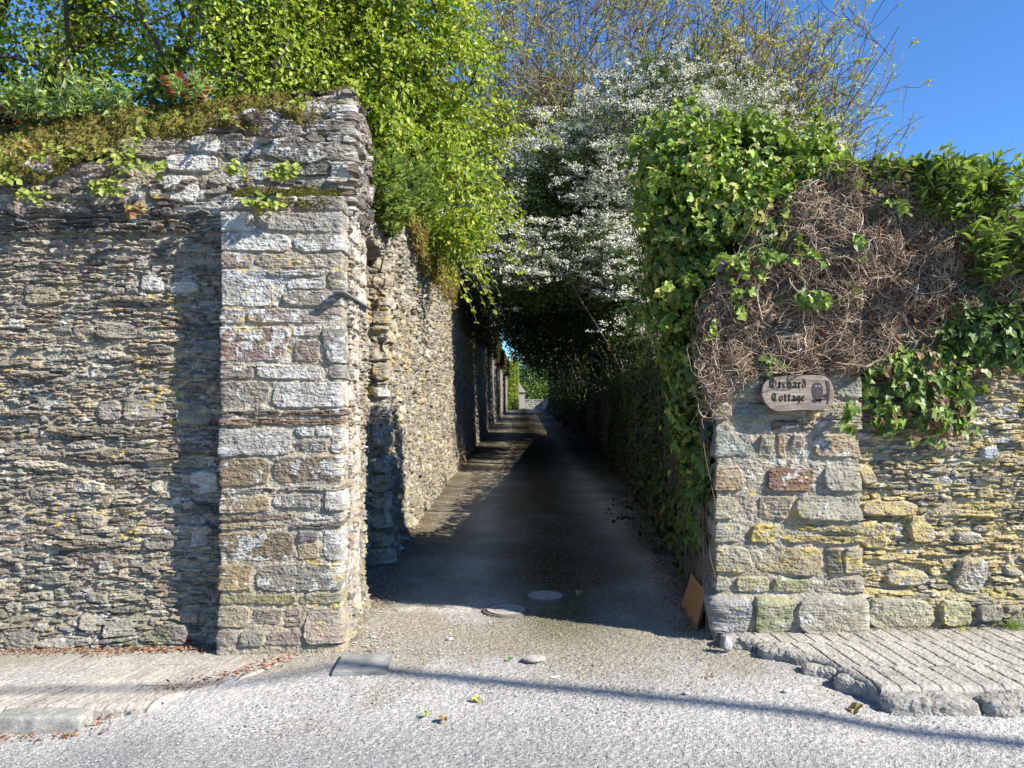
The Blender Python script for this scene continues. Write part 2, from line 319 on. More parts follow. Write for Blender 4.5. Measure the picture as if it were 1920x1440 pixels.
# pavements
def seg_sd(X, Y, poly):             # signed distance to a polygon (positive inside)
    P = np.array(poly); d = np.full(X.shape, 1e9); ins = np.zeros(X.shape, bool); n = len(P)
    for i in range(n):
        a = P[i]; b = P[(i + 1) % n]; e = b - a; wx = X - a[0]; wy = Y - a[1]
        t = np.clip((wx * e[0] + wy * e[1]) / (e @ e), 0, 1); d = np.minimum(d, np.hypot(wx - t * e[0], wy - t * e[1]))
        c = (a[1] > Y) != (b[1] > Y)
        with np.errstate(divide='ignore', invalid='ignore'):
            xi = e[0] * (Y - a[1]) / (e[1] if e[1] else 1e-9) + a[0]
        ins ^= c & (X < xi)
    return np.where(ins, d, -d)
def pavement(name, poly, xs, ys, ztop, seed, ang, rowh, cols):
    def parts(X, Y):
        sd = seg_sd(X + .02 * (fbm(X * 9, Y * 9, 3, seed) - .5), Y + .02 * (fbm(X * 8, Y * 8, 3, seed + 1) - .5), poly)
        A = X + ang * (Y - 4.5) + .010 * (fbm(X * 5, Y * 5, 2, seed + 2) - .5); Bc = Y + .03 * (fbm(X * 2, Y * 2, 2, seed + 3) - .5)
        r = np.floor(Bc / rowh); A2 = A + .05 * (r % 2); w = .104
        ga = np.abs(A2 / w - np.round(A2 / w)) * w; gb = np.abs(Bc / rowh - np.round(Bc / rowh)) * rowh
        bid = _h(np.floor(A2 / w + .5).astype(np.int64), r.astype(np.int64), 0, seed)
        g = np.minimum(ga - .001, gb + .004 * (vn(X * 3, Y * 3, seed + 4) > .4) - .002)
        return sd, sm(.0, .008, g), bid
    def zf(X, Y):
        sd, g, bid = parts(X, Y)
        zt = ztop(X, Y) - .006 * (1 - g) * (.2 + 1.2 * fbm(X * 4, Y * 4, 2, seed + 6)) + .003 * (bid - .5) + .004 * (vn(X * 90, Y * 90, seed + 15) - .5) + .006 * (fbm(X * 35, Y * 35, 3, seed + 7) - .5) + .012 * (fbm(X * 4, Y * 4, 2, seed + 8) - .5)
        k = np.sqrt(np.clip(sd / .035, 0, 1)); zt = zt - .03 * (1 - k)
        return np.where(sd > 0, zt, groad_z(X, Y) - .05)
    def cf(X, Y):
        sd, g, bid = parts(X, Y)
        c = np.array(cols)[0] * (.88 + .12 * bid + .5 * (fbm(X * 6, Y * 6, 3, seed + 9) - .5) + .35 * (vn(X * 95, Y * 95, seed + 16) - .5))[..., None]
        c = c * (1 - (1 - g) * .75 * (.3 + fbm(X * 7, Y * 5, 2, seed + 17)))[..., None]
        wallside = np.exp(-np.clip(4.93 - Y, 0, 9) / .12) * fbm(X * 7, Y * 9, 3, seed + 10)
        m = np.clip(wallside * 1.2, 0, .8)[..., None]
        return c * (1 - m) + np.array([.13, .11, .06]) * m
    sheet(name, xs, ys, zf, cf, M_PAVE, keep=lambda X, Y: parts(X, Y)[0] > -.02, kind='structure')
LP = [(-9, 3.99), (-2.17, 3.99), (-1.90, 4.02), (-1.76, 4.16), (-1.58, 4.26), (-1.46, 4.42), (-1.26, 4.74), (-1.20, 4.98), (-1.5, 5.2), (-9, 5.2)]
pavement('left_pavement', LP, np.concatenate([np.arange(-9, -3.3, .06), np.arange(-3.3, -1.1, .0055)]), np.arange(3.93, 5.03, .0055),
         lambda X, Y: -.085 + .022 * (X + 3) + (.02 * (X + 3)) * 0 + .05 * sm(-2.2, -1.4, X) * 0 + .02, 200, -.27, .33, [(.40, .365, .32)])
RP = [(1.30, 4.83), (1.38, 4.66), (1.62, 4.45), (1.74, 4.30), (1.80, 4.10), (1.86, 3.90), (9, 3.80), (9, 5.2), (1.3, 5.2)]
pavement('right_pavement', RP, np.concatenate([np.arange(1.2, 3.3, .0055), np.arange(3.3, 9, .06)]), np.arange(3.74, 5.03, .0055),
         lambda X, Y: .075 + .008 * (X - 1.3) + .01, 220, .06, .42, [(.40, .375, .33)])
# kerb stones : rough blocks, each one a thing
def rough_block(name, cx, cy, z0, sx, sy, sz, rot, seed, col, label, cat, group=None, mat=M_STONE, n=40, rough=.018, power=5., tilt=(0, 0), parent=None, yellow=.0):
    u = np.linspace(-1, 1, n); bag = Bag()
    th = np.linspace(0, 2 * np.pi, 4 * n, endpoint=False); ph = np.linspace(-np.pi / 2, np.pi / 2, 2 * n)
    T, Ph = np.meshgrid(th, ph, indexing='ij')
    dx, dy, dz = np.cos(T) * np.cos(Ph), np.sin(T) * np.cos(Ph), np.sin(Ph)
    k = (np.abs(dx) ** power + np.abs(dy) ** power + np.abs(dz) ** power) ** (-1 / power)
    x, y, z = dx * k * sx / 2, dy * k * sy / 2, dz * k * sz / 2
    nn = vn3(x * 14 + 50, y * 14 + 50, z * 14 + 50, seed) * .5 + vn3(x * 40 + 50, y * 40 + 50, z * 40 + 50, seed + 1) * .3 + vn3(x * 110 + 50, y * 110 + 50, z * 110 + 50, seed + 2) * .2 - .5
    q = 1 + rough * 2 * nn / (np.sqrt(x * x + y * y + z * z) + .02); x, y, z = x * q, y * q, z * q
    x, y, z = x, y, z + tilt[0] * x + tilt[1] * y
    c, s_ = math.cos(rot), math.sin(rot)
    Vv = np.stack([cx + x * c - y * s_, cy + x * s_ + y * c, z0 + sz / 2 + z], -1)
    a, b = T.shape; ii = np.arange(a * b).reshape(a, b); j2 = np.roll(ii, -1, 0)
    Q = np.stack([ii[:, :-1], j2[:, :-1], j2[:, 1:], ii[:, 1:]], -1).reshape(-1, 4)
    cc = np.array(col) * (.7 + .6 * vn3(x * 30 + 9, y * 30 + 9, z * 30 + 9, seed + 5))[..., None]
    if yellow:
        m = (yellow * sm(.5, .7, vn3(x * 25 + 3, y * 25, z * 25, seed + 6)))[..., None]; cc = cc * (1 - m) + np.array([.45, .33, .07]) * m
    me = raw_mesh(name, Vv.reshape(-1, 3), Q, cc.reshape(-1, 3), mat, False)
    return link(name, me, parent, label, cat, group)
KG = 'kerb stones along the left pavement'
for x0, x1, lb in ((-3.3, -2.64, 'grey kerb stone cut by the left edge of the picture, left pavement'), (-2.62, -2.16, 'grey granite kerb stone with a clean arris at the end of the left pavement')):
    rough_block('kerb_stone', (x0 + x1) / 2, 3.945, -.22, x1 - x0, .13, .17, 0, 300 + int(x0 * 10), (.27, .265, .24), lb, 'kerb stone', KG, rough=.008, power=9)
KG = 'rough stones edging the right pavement'
for (cx, cy, sx, sy, sz, rot, zz, lb) in (
    (1.405, 4.715, .25, .15, .12, -.32, -.02, 'squarish stone slab at the foot of the right pillar, edging the pavement'),
    (1.60, 4.48, .33, .13, .12, -.50, -.03, 'long tilted stone slab edging the pavement right of the lane mouth'),
    (1.70, 4.27, .20, .10, .09, -.42, -.02, 'small worn stone between the long slab and the kerb on the right pavement edge'),
    (1.80, 4.08, .18, .12, .09, -.6, -.02, 'small pointed stone just behind the chunky dark kerb stone'),
    (2.07, 3.86, .44, .16, .13, -.08, -.06, 'chunky broken kerb stone with a dark rough face, nearest the lane'),
    (2.50, 3.83, .38, .15, .13, .04, -.05, 'chunky broken kerb stone at the right edge of the picture'),
    (3.0, 3.83, .55, .18, .17, .02, -.06, 'long kerb stone beyond the right edge of the picture')):
    rough_block('kerb_stone', cx, cy, zz, sx, sy, sz, rot, int(cx * 100), (.27, .255, .225), lb, 'kerb stone', KG, rough=.03, power=4.5)
# ============================================================ WALLS
def pxrect(m, ufun, Y, x0, y0, x1, y1, *a, **k):
    A = at(x0, y1, Y); B = at(x1, y0, Y); m.stone(ufun(A[0]), ufun(B[0]), A[2], B[2], *a, **k)
WHT = (.36, .355, .34); GRY = (.24, .23, .205); BRN = (.20, .15, .12); TAN = (.29, .26, .20); DRK = (.13, .12, .11); PUR = (.25, .225, .21)
# --- left front wall
YL = 5.0
path, cum = make_path([(-9, YL), (-1.06, YL + .0), (-1.10, 5.75)])
uL = lambda x: x + 9
us = stepped((0, 5.4, .05), (5.4, 7.20, .0048), (7.20, 7.94, .0055), (7.94, 8.7, .010)); vs = stepped((-.25, -.12, .05), (-.12, 3.95, .0048))
m = Masonry(us, vs, 11, base_col=(.25, .235, .20), base_h=-.003)
SL = [(.16, .15, .135), (.21, .195, .17), (.27, .25, .215), (.12, .115, .11), (.25, .225, .185), (.19, .155, .13)]
m.slates(5.2, 8.8, -.15, 2.72, .012, .036, white=.32, yellow=.25, dmax=.026, cols=SL, ratio=(2, 7), big=.05)
m.slates(0, 5.2, -.15, 2.72, .04, .09, white=.28, yellow=.2, dmax=.03)
m.slates(0, 8.8, 2.66, 3.95, .025, .07, white=.5, yellow=.12, dmax=.035, cols=[(.10, .095, .09), (.15, .135, .125), (.20, .185, .165), (.12, .10, .09)], ratio=(2, 5), lam=.6)
m.slates(5.3, 7.3, 2.62, 2.76, .014, .03, white=.12, yellow=.05, dmax=.02, cols=[DRK, (.1, .095, .09)], depth0=.03)
for r in ((285, 330, 382, 383, WHT, .9), (315, 293, 412, 327, WHT, 1.1), (228, 243, 327, 302, GRY, .9), (330, 264, 361, 294, BRN, .2), (362, 258, 418, 292, WHT, .9), (325, 380, 428, 457, WHT, .8),
          (448, 196, 550, 226, WHT, 1.0), (556, 150, 600, 180, GRY, .7), (622, 200, 662, 222, WHT, 1.2), (575, 228, 660, 262, GRY, .6), (425, 268, 505, 305, GRY, .6), (510, 262, 560, 300, PUR, .6), (565, 270, 655, 300, GRY, .8), (620, 305, 655, 345, WHT, .9),
          (470, 225, 570, 262, PUR, .5), (60, 210, 130, 240, GRY, .7), (100, 305, 200, 330, PUR, .8), (0, 305, 100, 328, GRY, .8),
          (265, 512, 312, 552, WHT, .5), (236, 530, 262, 560, PUR, .8), (314, 528, 376, 552, WHT, .8), (50, 545, 115, 578, TAN, .2), (18, 600, 50, 622, WHT, .6), (140, 615, 178, 642, TAN, .3), (110, 610, 140, 630, GRY, .3), (182, 608, 262, 642, GRY, .5),
          (200, 540, 238, 560, GRY, .5), (233, 738, 316, 792, GRY, .45), (186, 752, 230, 792, PUR, .3), (355, 882, 414, 925, WHT, .8), (357, 992, 392, 1026, WHT, .9), (55, 845, 120, 860, PUR, .3), (215, 880, 258, 895, PUR, .2), (135, 900, 200, 925, WHT, .7),
          (330, 760, 400, 800, GRY, .5), (360, 640, 420, 670, GRY, .5), (185, 1050, 215, 1078, WHT, .5), (10, 1128, 45, 1144, WHT, .6), (48, 1130, 90, 1144, WHT, .5), (150, 960, 200, 990, GRY, .4), (70, 915, 105, 935, GRY, .6),
          (155, 1150, 200, 1180, GRY, .2), (200, 1160, 262, 1190, GRY, .2), (300, 1165, 362, 1205, GRY, .2), (160, 1110, 205, 1132, GRY, .2), (20, 1180, 80, 1215, GRY, .2), (85, 1190, 150, 1215, GRY, .2), (270, 1000, 330, 1030, GRY, .3), (60, 1070, 130, 1100, GRY, .4)):
    pxrect(m, uL, YL, *r[:4], .019 + .009 * m.rng.random(), np.array(r[4]) * m.rng.uniform(.72, .95), r[5] * .85, .15, .6, lens=8, edge=.012, rad=.008, rot=m.rng.normal() * .06)
for r in ((120, 842, 340, 868), (90, 800, 330, 822), (0, 770, 120, 785), (100, 1010, 240, 1030), (0, 700, 110, 716), (180, 560, 330, 574)):
    pxrect(m, uL, YL, *r, .034, (.15, .135, .115), .1, .2, 1.3, lens=3, edge=.01, rot=-.01)
def topL(u):
    x = u - 9; return np.interp(x, [-9, -3.3, -2.2, -1.2, -1.0], [3.0, 3.02, 3.28, 3.50, 3.53])
def offL(U, V):
    o = .03 * sm(2.7, 2.78, V); o = o + .05 * sm(.25, -.05, V)
    return o - .05 * sm(5.2, 3.8, V) * sm(2.85, 3.4, V) * 0
m.finish(path, topL, 'rubble_wall', offs=offL, wamt=.75, yamt=1.15, green=.5, wcol=(.44, .435, .41), label='tall grey slate rubble wall left of the lane, moss along its top', cat='wall')
# --- left pillar
YP = 4.80
path, cum = make_path([(-1.815, 5.05), (-1.80, YP), (-1.075, YP), (-1.075, 5.33), (-1.30, 5.33)])
c0 = cum[1]; uP = lambda x: x + 1.80 + c0
us = stepped((0, cum[2], .0045), (cum[2], cum[3], .0075), (cum[3], cum[4], .02)); vs = stepped((-.15, -.03, .04), (-.03, 3.05, .0045))
m = Masonry(us, vs, 23, base_col=(.27, .25, .21), base_h=.009, warp=.010)
QS = [  # y0, y1, [(x0, x1, tone, white)...]
 (368, 397, [(430, 480, GRY, .9), (482, 560, GRY, .7), (562, 640, GRY, .5)]), (398, 437, [(430, 481, PUR, .9), (484, 640, (.34, .33, .31), .35)]),
 (438, 473, [(430, 545, WHT, 1.0), (548, 640, GRY, .9)]), (474, 504, [(430, 476, PUR, .9), (478, 640, (.33, .30, .25), .3)]),
 (505, 520, [(500, 612, GRY, .6)]), (505, 576, [(430, 534, (.36, .37, .38), .7)]), (521, 546, [(537, 612, WHT, .9)]), (547, 576, [(530, 640, GRY, .8)]), (508, 546, [(614, 640, GRY, .8)]),
 (578, 609, [(427, 462, PUR, .8), (464, 640, PUR, .8)]), (613, 680, [(425, 542, (.30, .22, .19), .75)]), (613, 634, [(546, 606, PUR, .7)]), (637, 681, [(550, 604, (.25, .21, .19), .4)]), (613, 682, [(608, 640, GRY, .9)]),
 (684, 713, [(424, 478, PUR, .9), (481, 612, WHT, .8), (615, 640, GRY, .8)]), (715, 766, [(423, 506, GRY, .55), (510, 640, WHT, 1.0)]),
 (768, 782, [(422, 530, DRK, .3), (532, 640, BRN, .3)]), (783, 800, [(422, 640, BRN, .2)]),
 (802, 856, [(421, 548, WHT, .9)]), (802, 822, [(552, 592, WHT, 1.0), (594, 624, WHT, 1.)]), (824, 852, [(552, 618, GRY, .5)]), (804, 852, [(622, 640, GRY, .8)]),
 (858, 910, [(420, 508, (.235, .195, .14), .5)]), (856, 908, [(512, 640, (.21, .18, .15), .85)]), (912, 926, [(420, 520, GRY, .4), (522, 640, GRY, .5)]),
 (912, 962, [(610, 640, WHT, .9)]), (927, 955, [(510, 605, GRY, .9)]), (928, 962, [(420, 508, (.25, .2, .13), .5)]),
 (964, 978, [(419, 560, BRN, .5), (562, 640, WHT, .5)]), (979, 992, [(419, 540, (.24, .2, .15), .3), (542, 640, DRK, .3)]),
 (995, 1050, [(418, 553, (.23, .195, .15), .75)]), (995, 1018, [(557, 600, PUR, .4)]), (1020, 1050, [(557, 600, TAN, .3)]), (995, 1052, [(604, 640, WHT, .8)]),
 (1054, 1106, [(417, 474, (.29, .24, .16), .4), (480, 640, GRY, .8)]), (1108, 1130, [(425, 560, (.21, .20, .13), .1), (562, 640, (.26, .25, .19), .1)]),
 (1131, 1172, [(413, 470, (.28, .25, .2), .05)]), (1134, 1168, [(473, 532, GRY, .2)]), (1133, 1152, [(535, 568, PUR, .2)]), (1132, 1200, [(572, 640, (.30, .275, .25), .05)]), (1155, 1172, [(532, 570, PUR, .2)]),
 (1176, 1206, [(412, 450, PUR, .1), (452, 500, GRY, .1), (502, 568, PUR, .1)])]
for y0, y1, row in QS:
    for k, (x0, x1, c, w) in enumerate(row):
        A = at(x0, y1, YP); B = at(x1, y0, YP); u0, u1 = uP(A[0]), uP(B[0])
        if x0 < 435: u0 -= .12
        if x1 >= 636: u1 = cum[2] + (.19 if m.rng.random() < .5 else .34)
        thin = y1 - y0 < 18
        m.stone(u0 + .002, u1 - .002, A[2] + .002, B[2] - .001, .014 + .012 * m.rng.random(), .74 * np.array(c) * m.rng.uniform(.9, 1.1), w, .22 if y0 > 840 else .1, 1. if thin else .35, rot=m.rng.normal() * .012, lens=16, edge=.008, rad=.006, tilt=(m.rng.normal() * .02, m.rng.normal() * .07))
        if x1 >= 636:
            uu = u1
            while uu < cum[3] - .04:
                w2 = m.rng.uniform(.10, .26); m.stone(uu + .004, min(uu + w2, cum[3] + .02), A[2] + .002, B[2] - .001, .015 + .012 * m.rng.random(), np.array(PUR) * 1.25, .75, .2, .4, lens=14, edge=.011); uu += w2
m.slates(cum[0], cum[4], -.1, 3.05, .012, .03, white=.3, yellow=.3, dmax=.004, depth0=-.002)
pl = thing('gate_pillar', 'pale lichened stone pillar with squared quoins left of the lane', 'pillar')
m.finish(path, lambda u: 2.80 + 0 * u, 'shaft', parent=pl, wamt=.98, offs=lambda U, V: .03 * sm(.22, .0, V))
path, cum = make_path([(-1.30, 5.28), (-1.085, 5.28), (-1.085, 5.66), (-1.35, 5.66)], .02)
m = Masonry(stepped((0, cum[3], .009)), stepped((2.14, 2.95, .009)), 29, base_col=(.22, .2, .17), base_h=-.01, warp=.006)
for a, b in ((2.14, 2.34), (2.35, 2.46), (2.47, 2.62), (2.63, 2.80)):
    m.stone(.02, cum[2] + .02, a, b, .012, np.array(PUR) * 1.3, .7, .2, .3, lens=14)
m.finish(path, 2.80, 'corbel', parent=pl, wamt=1.1)
# --- lane wall, left
pts = [(-1.33, 5.30), (-1.33, 7.15), (-1.17, 7.15), (-1.17, 7.95), (-1.215, 9.1), (-1.235, 9.13), (-1.21, 17), (-1.20, 30), (-1.02, 50), (-.62, 82), (-.55, 90), (-6, 90.5)]
path, cum = make_path(pts, .02)
us = stepped((0, 4.4, .011), (4.4, 12, .022), (12, 26, .05), (26, 90, .14), (90, cum[-1], .5)); vs = stepped((-.2, 0, .04), (0, 5.6, .012))
m = Masonry(us, vs, 37, base_col=(.175, .165, .14), base_h=-.012, warp=.016)
m.slates(0, 12, -.1, 5.0, .018, .055, white=.35, yellow=.35, dmax=.03, ratio=(1.5, 5), cols=[(.19, .175, .145), (.22, .20, .165), (.14, .13, .11), (.27, .25, .205), (.165, .15, .13)], big=.05)
m.slates(12, 26, -.1, 5.2, .05, .12, white=.3, yellow=.3, dmax=.04, ratio=(1.5, 4), cols=[(.25, .22, .17), (.20, .18, .13)])
for vv in np.arange(0, 3.4, .17):
    m.stone(cum[2] - .14, cum[2] + m.rng.uniform(.15, .4), vv, vv + .155, .02, (.26, .24, .20), .6, .3, .4, lens=12)
topS = lambda u: np.interp(u + 5.3, [5.3, 7.3, 9, 12, 16, 43, 80, 100], [3.45, 3.5, 3.55, 3.85, 4.15, 4.75, 4.8, 4.8])
def offS(U, V):
    o = .17 * sm(2.80, 2.86, V) * sm(cum[1] + .01, cum[1] - .05, U)             # lintel over the blocked opening
    o = o - .12 * np.exp(-((U - cum[5] + .01 + .03 * (fbm(V * 3, V * 0, 2, 8) - .5)) / .07) ** 4) - .06 * sm(.45, .75, fbm(U * 6, V * 7, 3, 6))                       # vertical joint
    o = o + .06 * np.exp(-V / .25) + .04 * sm(12, 20, U) * (fbm(U * 1.4, V * .15, 2, 5) - .5) * 4
    o = o + .05 * sm(cum[8], cum[7], U) * 0
    return o
m.finish(path, topS, 'rubble_wall', offs=offS, wamt=.8, yamt=1.1, green=.4, label='long high rubble wall running down the left side of the lane', cat='wall')
# --- right pillar
YR = 4.86
path, cum = make_path([(1.55, 6.3), (1.295, YR), (2.185, YR), (2.185, 5.1)])
c1 = cum[1]; uR = lambda x: x - 1.295 + c1
us = stepped((0, cum[1] - .1, .02), (cum[1] - .1, cum[2] + .02, .0048), (cum[2] + .02, cum[3], .01)); vs = stepped((-.15, .0, .04), (.0, 2.0, .0048), (2.0, 3.1, .012))
m = Masonry(us, vs, 41, base_col=(.27, .25, .21), base_h=.002, warp=.010)
G1 = (.27, .265, .225); G2 = (.30, .28, .22); RED = (.175, .12, .09); SAN = (.30, .255, .19)
QR = [(560, 640, [(1330, 1420, GRY), (1424, 1500, G1), (1504, 1598, GRY)]), (642, 704, [(1330, 1380, G1), (1384, 1500, GRY), (1504, 1598, G1)]),
 (706, 752, [(1335, 1440, G2), (1560, 1598, G1)]), (706, 784, [(1444, 1556, G1)]), (754, 792, [(1338, 1372, G2), (1374, 1440, (.22, .24, .22)), (1500, 1530, TAN), (1532, 1597, G2)]),
 (786, 808, [(1444, 1500, BRN), (1502, 1530, SAN), (1532, 1596, G1)]), (795, 862, [(1345, 1418, (.23, .25, .235))]), (812, 860, [(1420, 1452, G1), (1456, 1474, SAN), (1478, 1506, G1), (1522, 1599, SAN)]),
 (872, 924, [(1352, 1396, (.28, .23, .17)), (1436, 1528, RED), (1541, 1600, G1)]), (928, 978, [(1356, 1382, G2), (1418, 1482, (.29, .25, .19)), (1488, 1602, (.29, .285, .24))]),
 (981, 1020, [(1354, 1392, G1), (1406, 1456, (.32, .28, .16))]), (982, 998, [(1460, 1604, (.25, .23, .14))]), (1000, 1019, [(1462, 1604, (.28, .25, .15))]),
 (1022, 1076, [(1350, 1410, G2), (1414, 1542, (.32, .28, .19)), (1546, 1578, (.2, .2, .16)), (1580, 1610, G1)]), (1078, 1110, [(1350, 1372, G1), (1378, 1445, (.29, .28, .19)), (1447, 1518, (.26, .27, .17)), (1520, 1610, (.30, .28, .24))]),
 (1112, 1186, [(1355, 1405, (.33, .32, .32)), (1408, 1486, (.27, .275, .18)), (1488, 1614, (.31, .30, .26))])]
for y0, y1, row in QR:
    for x0, x1, c in row:
        A = at(x0, y1, YR); B = at(x1, y0, YR); u0, u1 = uR(A[0]), uR(B[0])
        if x0 < 1360: u0 -= m.rng.uniform(.12, .3)
        if x1 > 1590: u1 += .1
        lo = y0 > 970
        m.stone(u0, u1, A[2] + .002, B[2] - .002, .014 + .014 * m.rng.random(), .82 * np.array(c), .25 if not lo else .35, .95 if lo and y0 < 1070 else .12, 1.2 if y1 - y0 < 24 else .35, rot=m.rng.normal() * .015, lens=10, edge=.014)
        if x0 < 1360:
            uu = u0
            while uu > .1:
                w2 = m.rng.uniform(.15, .35); m.stone(uu - w2, uu - .01, A[2], B[2], .02, np.array(G1), .2, .2, .4, lens=10); uu -= w2
m.finish(path, 2.45, 'gate_pillar', offs=lambda U, V: .04 * sm(.33, .26, V), wamt=.9, yamt=1., green=.5, label='squared stone pillar with pale mortar carrying the wooden house sign', cat='pillar')
# --- right front wall
YW = 4.95
path, cum = make_path([(2.12, YW), (9, YW)])
uW = lambda x: x - 2.12
us = stepped((0, 1.28, .0048), (1.28, 6.88, .05)); vs = stepped((-.1, .04, .05), (.04, 2.0, .0048), (2.0, 3.1, .012))
m = Masonry(us, vs, 53, base_col=(.27, .25, .19), base_h=-.002)
YC = [(.34, .30, .21), (.27, .25, .18), (.20, .185, .15), (.38, .33, .22), (.16, .15, .13)]
m.slates(0, 1.35, .03, 2.1, .012, .038, cols=YC, white=.35, yellow=.95, dmax=.03, ratio=(2, 7))
m.slates(0, 1.3, 2.1, 3.0, .03, .06, cols=YC)
m.slates(1.35, 6.9, .03, 3.0, .04, .09, cols=YC, yellow=.9)
for r in ((1612, 1118, 1745, 1182, (.29, .28, .22), .1, .1), (1750, 1120, 1812, 1174, (.28, .285, .19), .1, .1), (1815, 1128, 1870, 1165, GRY, .2, .1), (1786, 1045, 1846, 1112, TAN, .8, .4), (1870, 1130, 1905, 1150, G1, .1, .1), (1880, 1065, 1918, 1082, GRY, .4, .1),
          (1610, 932, 1720, 968, TAN, .2, 1.3), (1606, 975, 1660, 1030, TAN, .2, 1.2), (1700, 975, 1750, 1020, TAN, .2, 1.2), (1785, 995, 1840, 1022, GRY, .8, .4), (1780, 960, 1868, 972, TAN, .1, 1.5), (1606, 868, 1640, 910, TAN, .1, 1.2), (1760, 832, 1800, 850, GRY, .5, .2), (1835, 838, 1870, 868, (.3, .33, .36), .6, .1), (1655, 1070, 1740, 1100, GRY, .4, .5)):
    pxrect(m, uW, YW, *r[:4], .042, r[4], r[5], r[6], .3, lens=5, edge=.02)
m.finish(path, lambda u: 2.72 + .0 * u, 'rubble_wall', offs=lambda U, V: .05 * sm(.36, .25, V), wamt=.9, yamt=1.25, green=.6, ycol=(.40, .32, .13), label='low yellow-lichened slate wall right of the pillar with the house sign', cat='wall')
# --- lane wall, right (behind the ivy)
path, cum = make_path([(2.9, 30), (2.2, 14), (1.76, 9), (1.52, 6.3), (1.42, 5.3)])
m = Masonry(stepped((0, cum[-1], .04)), stepped((-.2, 3.2, .03)), 59)
m.slates(0, cum[-1], 0, 3.2, .05, .1)
m.finish(path, lambda u: np.interp(cum[-1] + 5.3 - u, [4.8, 6.2, 7.4, 14, 30], [3.2, 3.2, 1.9, 1.9, 1.6]), 'rubble_wall', label='low ivy-covered wall on the right side of the lane behind the pillar', cat='wall')
# ============================================================ VEGETATION HELPERS
def in_ell(P, E):
    d = np.full(len(P), 9.)
    for (cx, cy, cz, rx, ry, rz) in E: d = np.minimum(d, np.sqrt(((P - [cx, cy, cz]) ** 2 / np.array([rx, ry, rz]) ** 2).sum(1)))
    return d
def fill(rng, E, n, seed, lo=0., fs=1.1, carve=.38, bottom=-9, edge=.5):
    out = []; k = 0; E = np.array(E, float); vol = E[:, 3] * E[:, 4] * E[:, 5]; pr = vol / vol.sum()
    while k < n:
        i = rng.choice(len(E), n * 2, p=pr); D = nrm(rng.normal(size=(n * 2, 3))) * rng.random((n * 2, 1)) ** .45
        P = E[i, :3] + D * E[i, 3:] * 1.08
        d = in_ell(P, E); q = vn3(P[:, 0] * fs, P[:, 1] * fs, P[:, 2] * fs, seed)
        ok = (d > lo) & (d < 1.12 - edge * (1 - q) * .6) & (q > carve) & (P[:, 2] > bottom)
        P = P[ok]; out.append(P); k += len(P)
    return np.concatenate(out)[:n]
def skeleton(base, clumps, r0, rexp=.45, bias=.55, K=5, sag=.06, rng=None, minr=.004):
    """branches from the base through the clump centres, each joined to the nearest one closer to the base"""
    b = np.array(base, float); Pts = np.concatenate([[b], clumps]); dist = np.linalg.norm(Pts - b, axis=1)
    o = np.argsort(dist); Pts = Pts[o]; dist = dist[o]; n = len(Pts); par = np.zeros(n, int)
    for i in range(1, n):
        d = np.linalg.norm(Pts[:i] - Pts[i], axis=1) + bias * np.linalg.norm(Pts[:i] - Pts[i], axis=1).clip(0, 1) * 0 + .25 * dist[:i] * 0
        gain = dist[i] - dist[:i]; cost = d * (1 + .6 * (d > 1.6 * gain + .05)); par[i] = int(np.argmin(cost))
    cnt = np.ones(n)
    for i in range(n - 1, 0, -1): cnt[par[i]] += cnt[i]
    rad = np.maximum(r0 * (cnt / n) ** rexp, minr)
    a = Pts[par[1:]]; c = Pts[1:]; t = np.linspace(0, 1, K)[None, :, None]
    mid = a[:, None] * (1 - t) + c[:, None] * t
    L = np.linalg.norm(c - a, axis=1)[:, None, None]
    wob = rng.normal(size=(n - 1, 1, 3)) * .10 * L * np.sin(np.pi * t); mid = mid + wob
    tr = t[..., 0]; r = np.minimum(rad[par[1:]], rad[1:] * 1.6)[:, None] * (1 - tr) + rad[1:][:, None] * tr
    return mid, r, Pts
def leafy(bag, rng, centres, n, spread, size, cols, tmpl, droop=.5, upn=.6, outc=None, w=None, flat=1.):
    M = n; i = rng.integers(len(centres), size=M)
    off = rng.normal(size=(M, 3)) * spread * [1, 1, flat]
    P = centres[i] + off
    N = rng.normal(size=(M, 3)) * .6 + [0, 0, upn]
    if outc is not None: N = N + nrm(P - outc) * .5
    T = rng.normal(size=(M, 3)) * .7 + nrm(off) * .5 + [0, 0, -droop]
    leaf(bag, P, N, T, size * rng.uniform(.6, 1.25, M), tmpl, rcol(rng, M, cols, w))
    return P
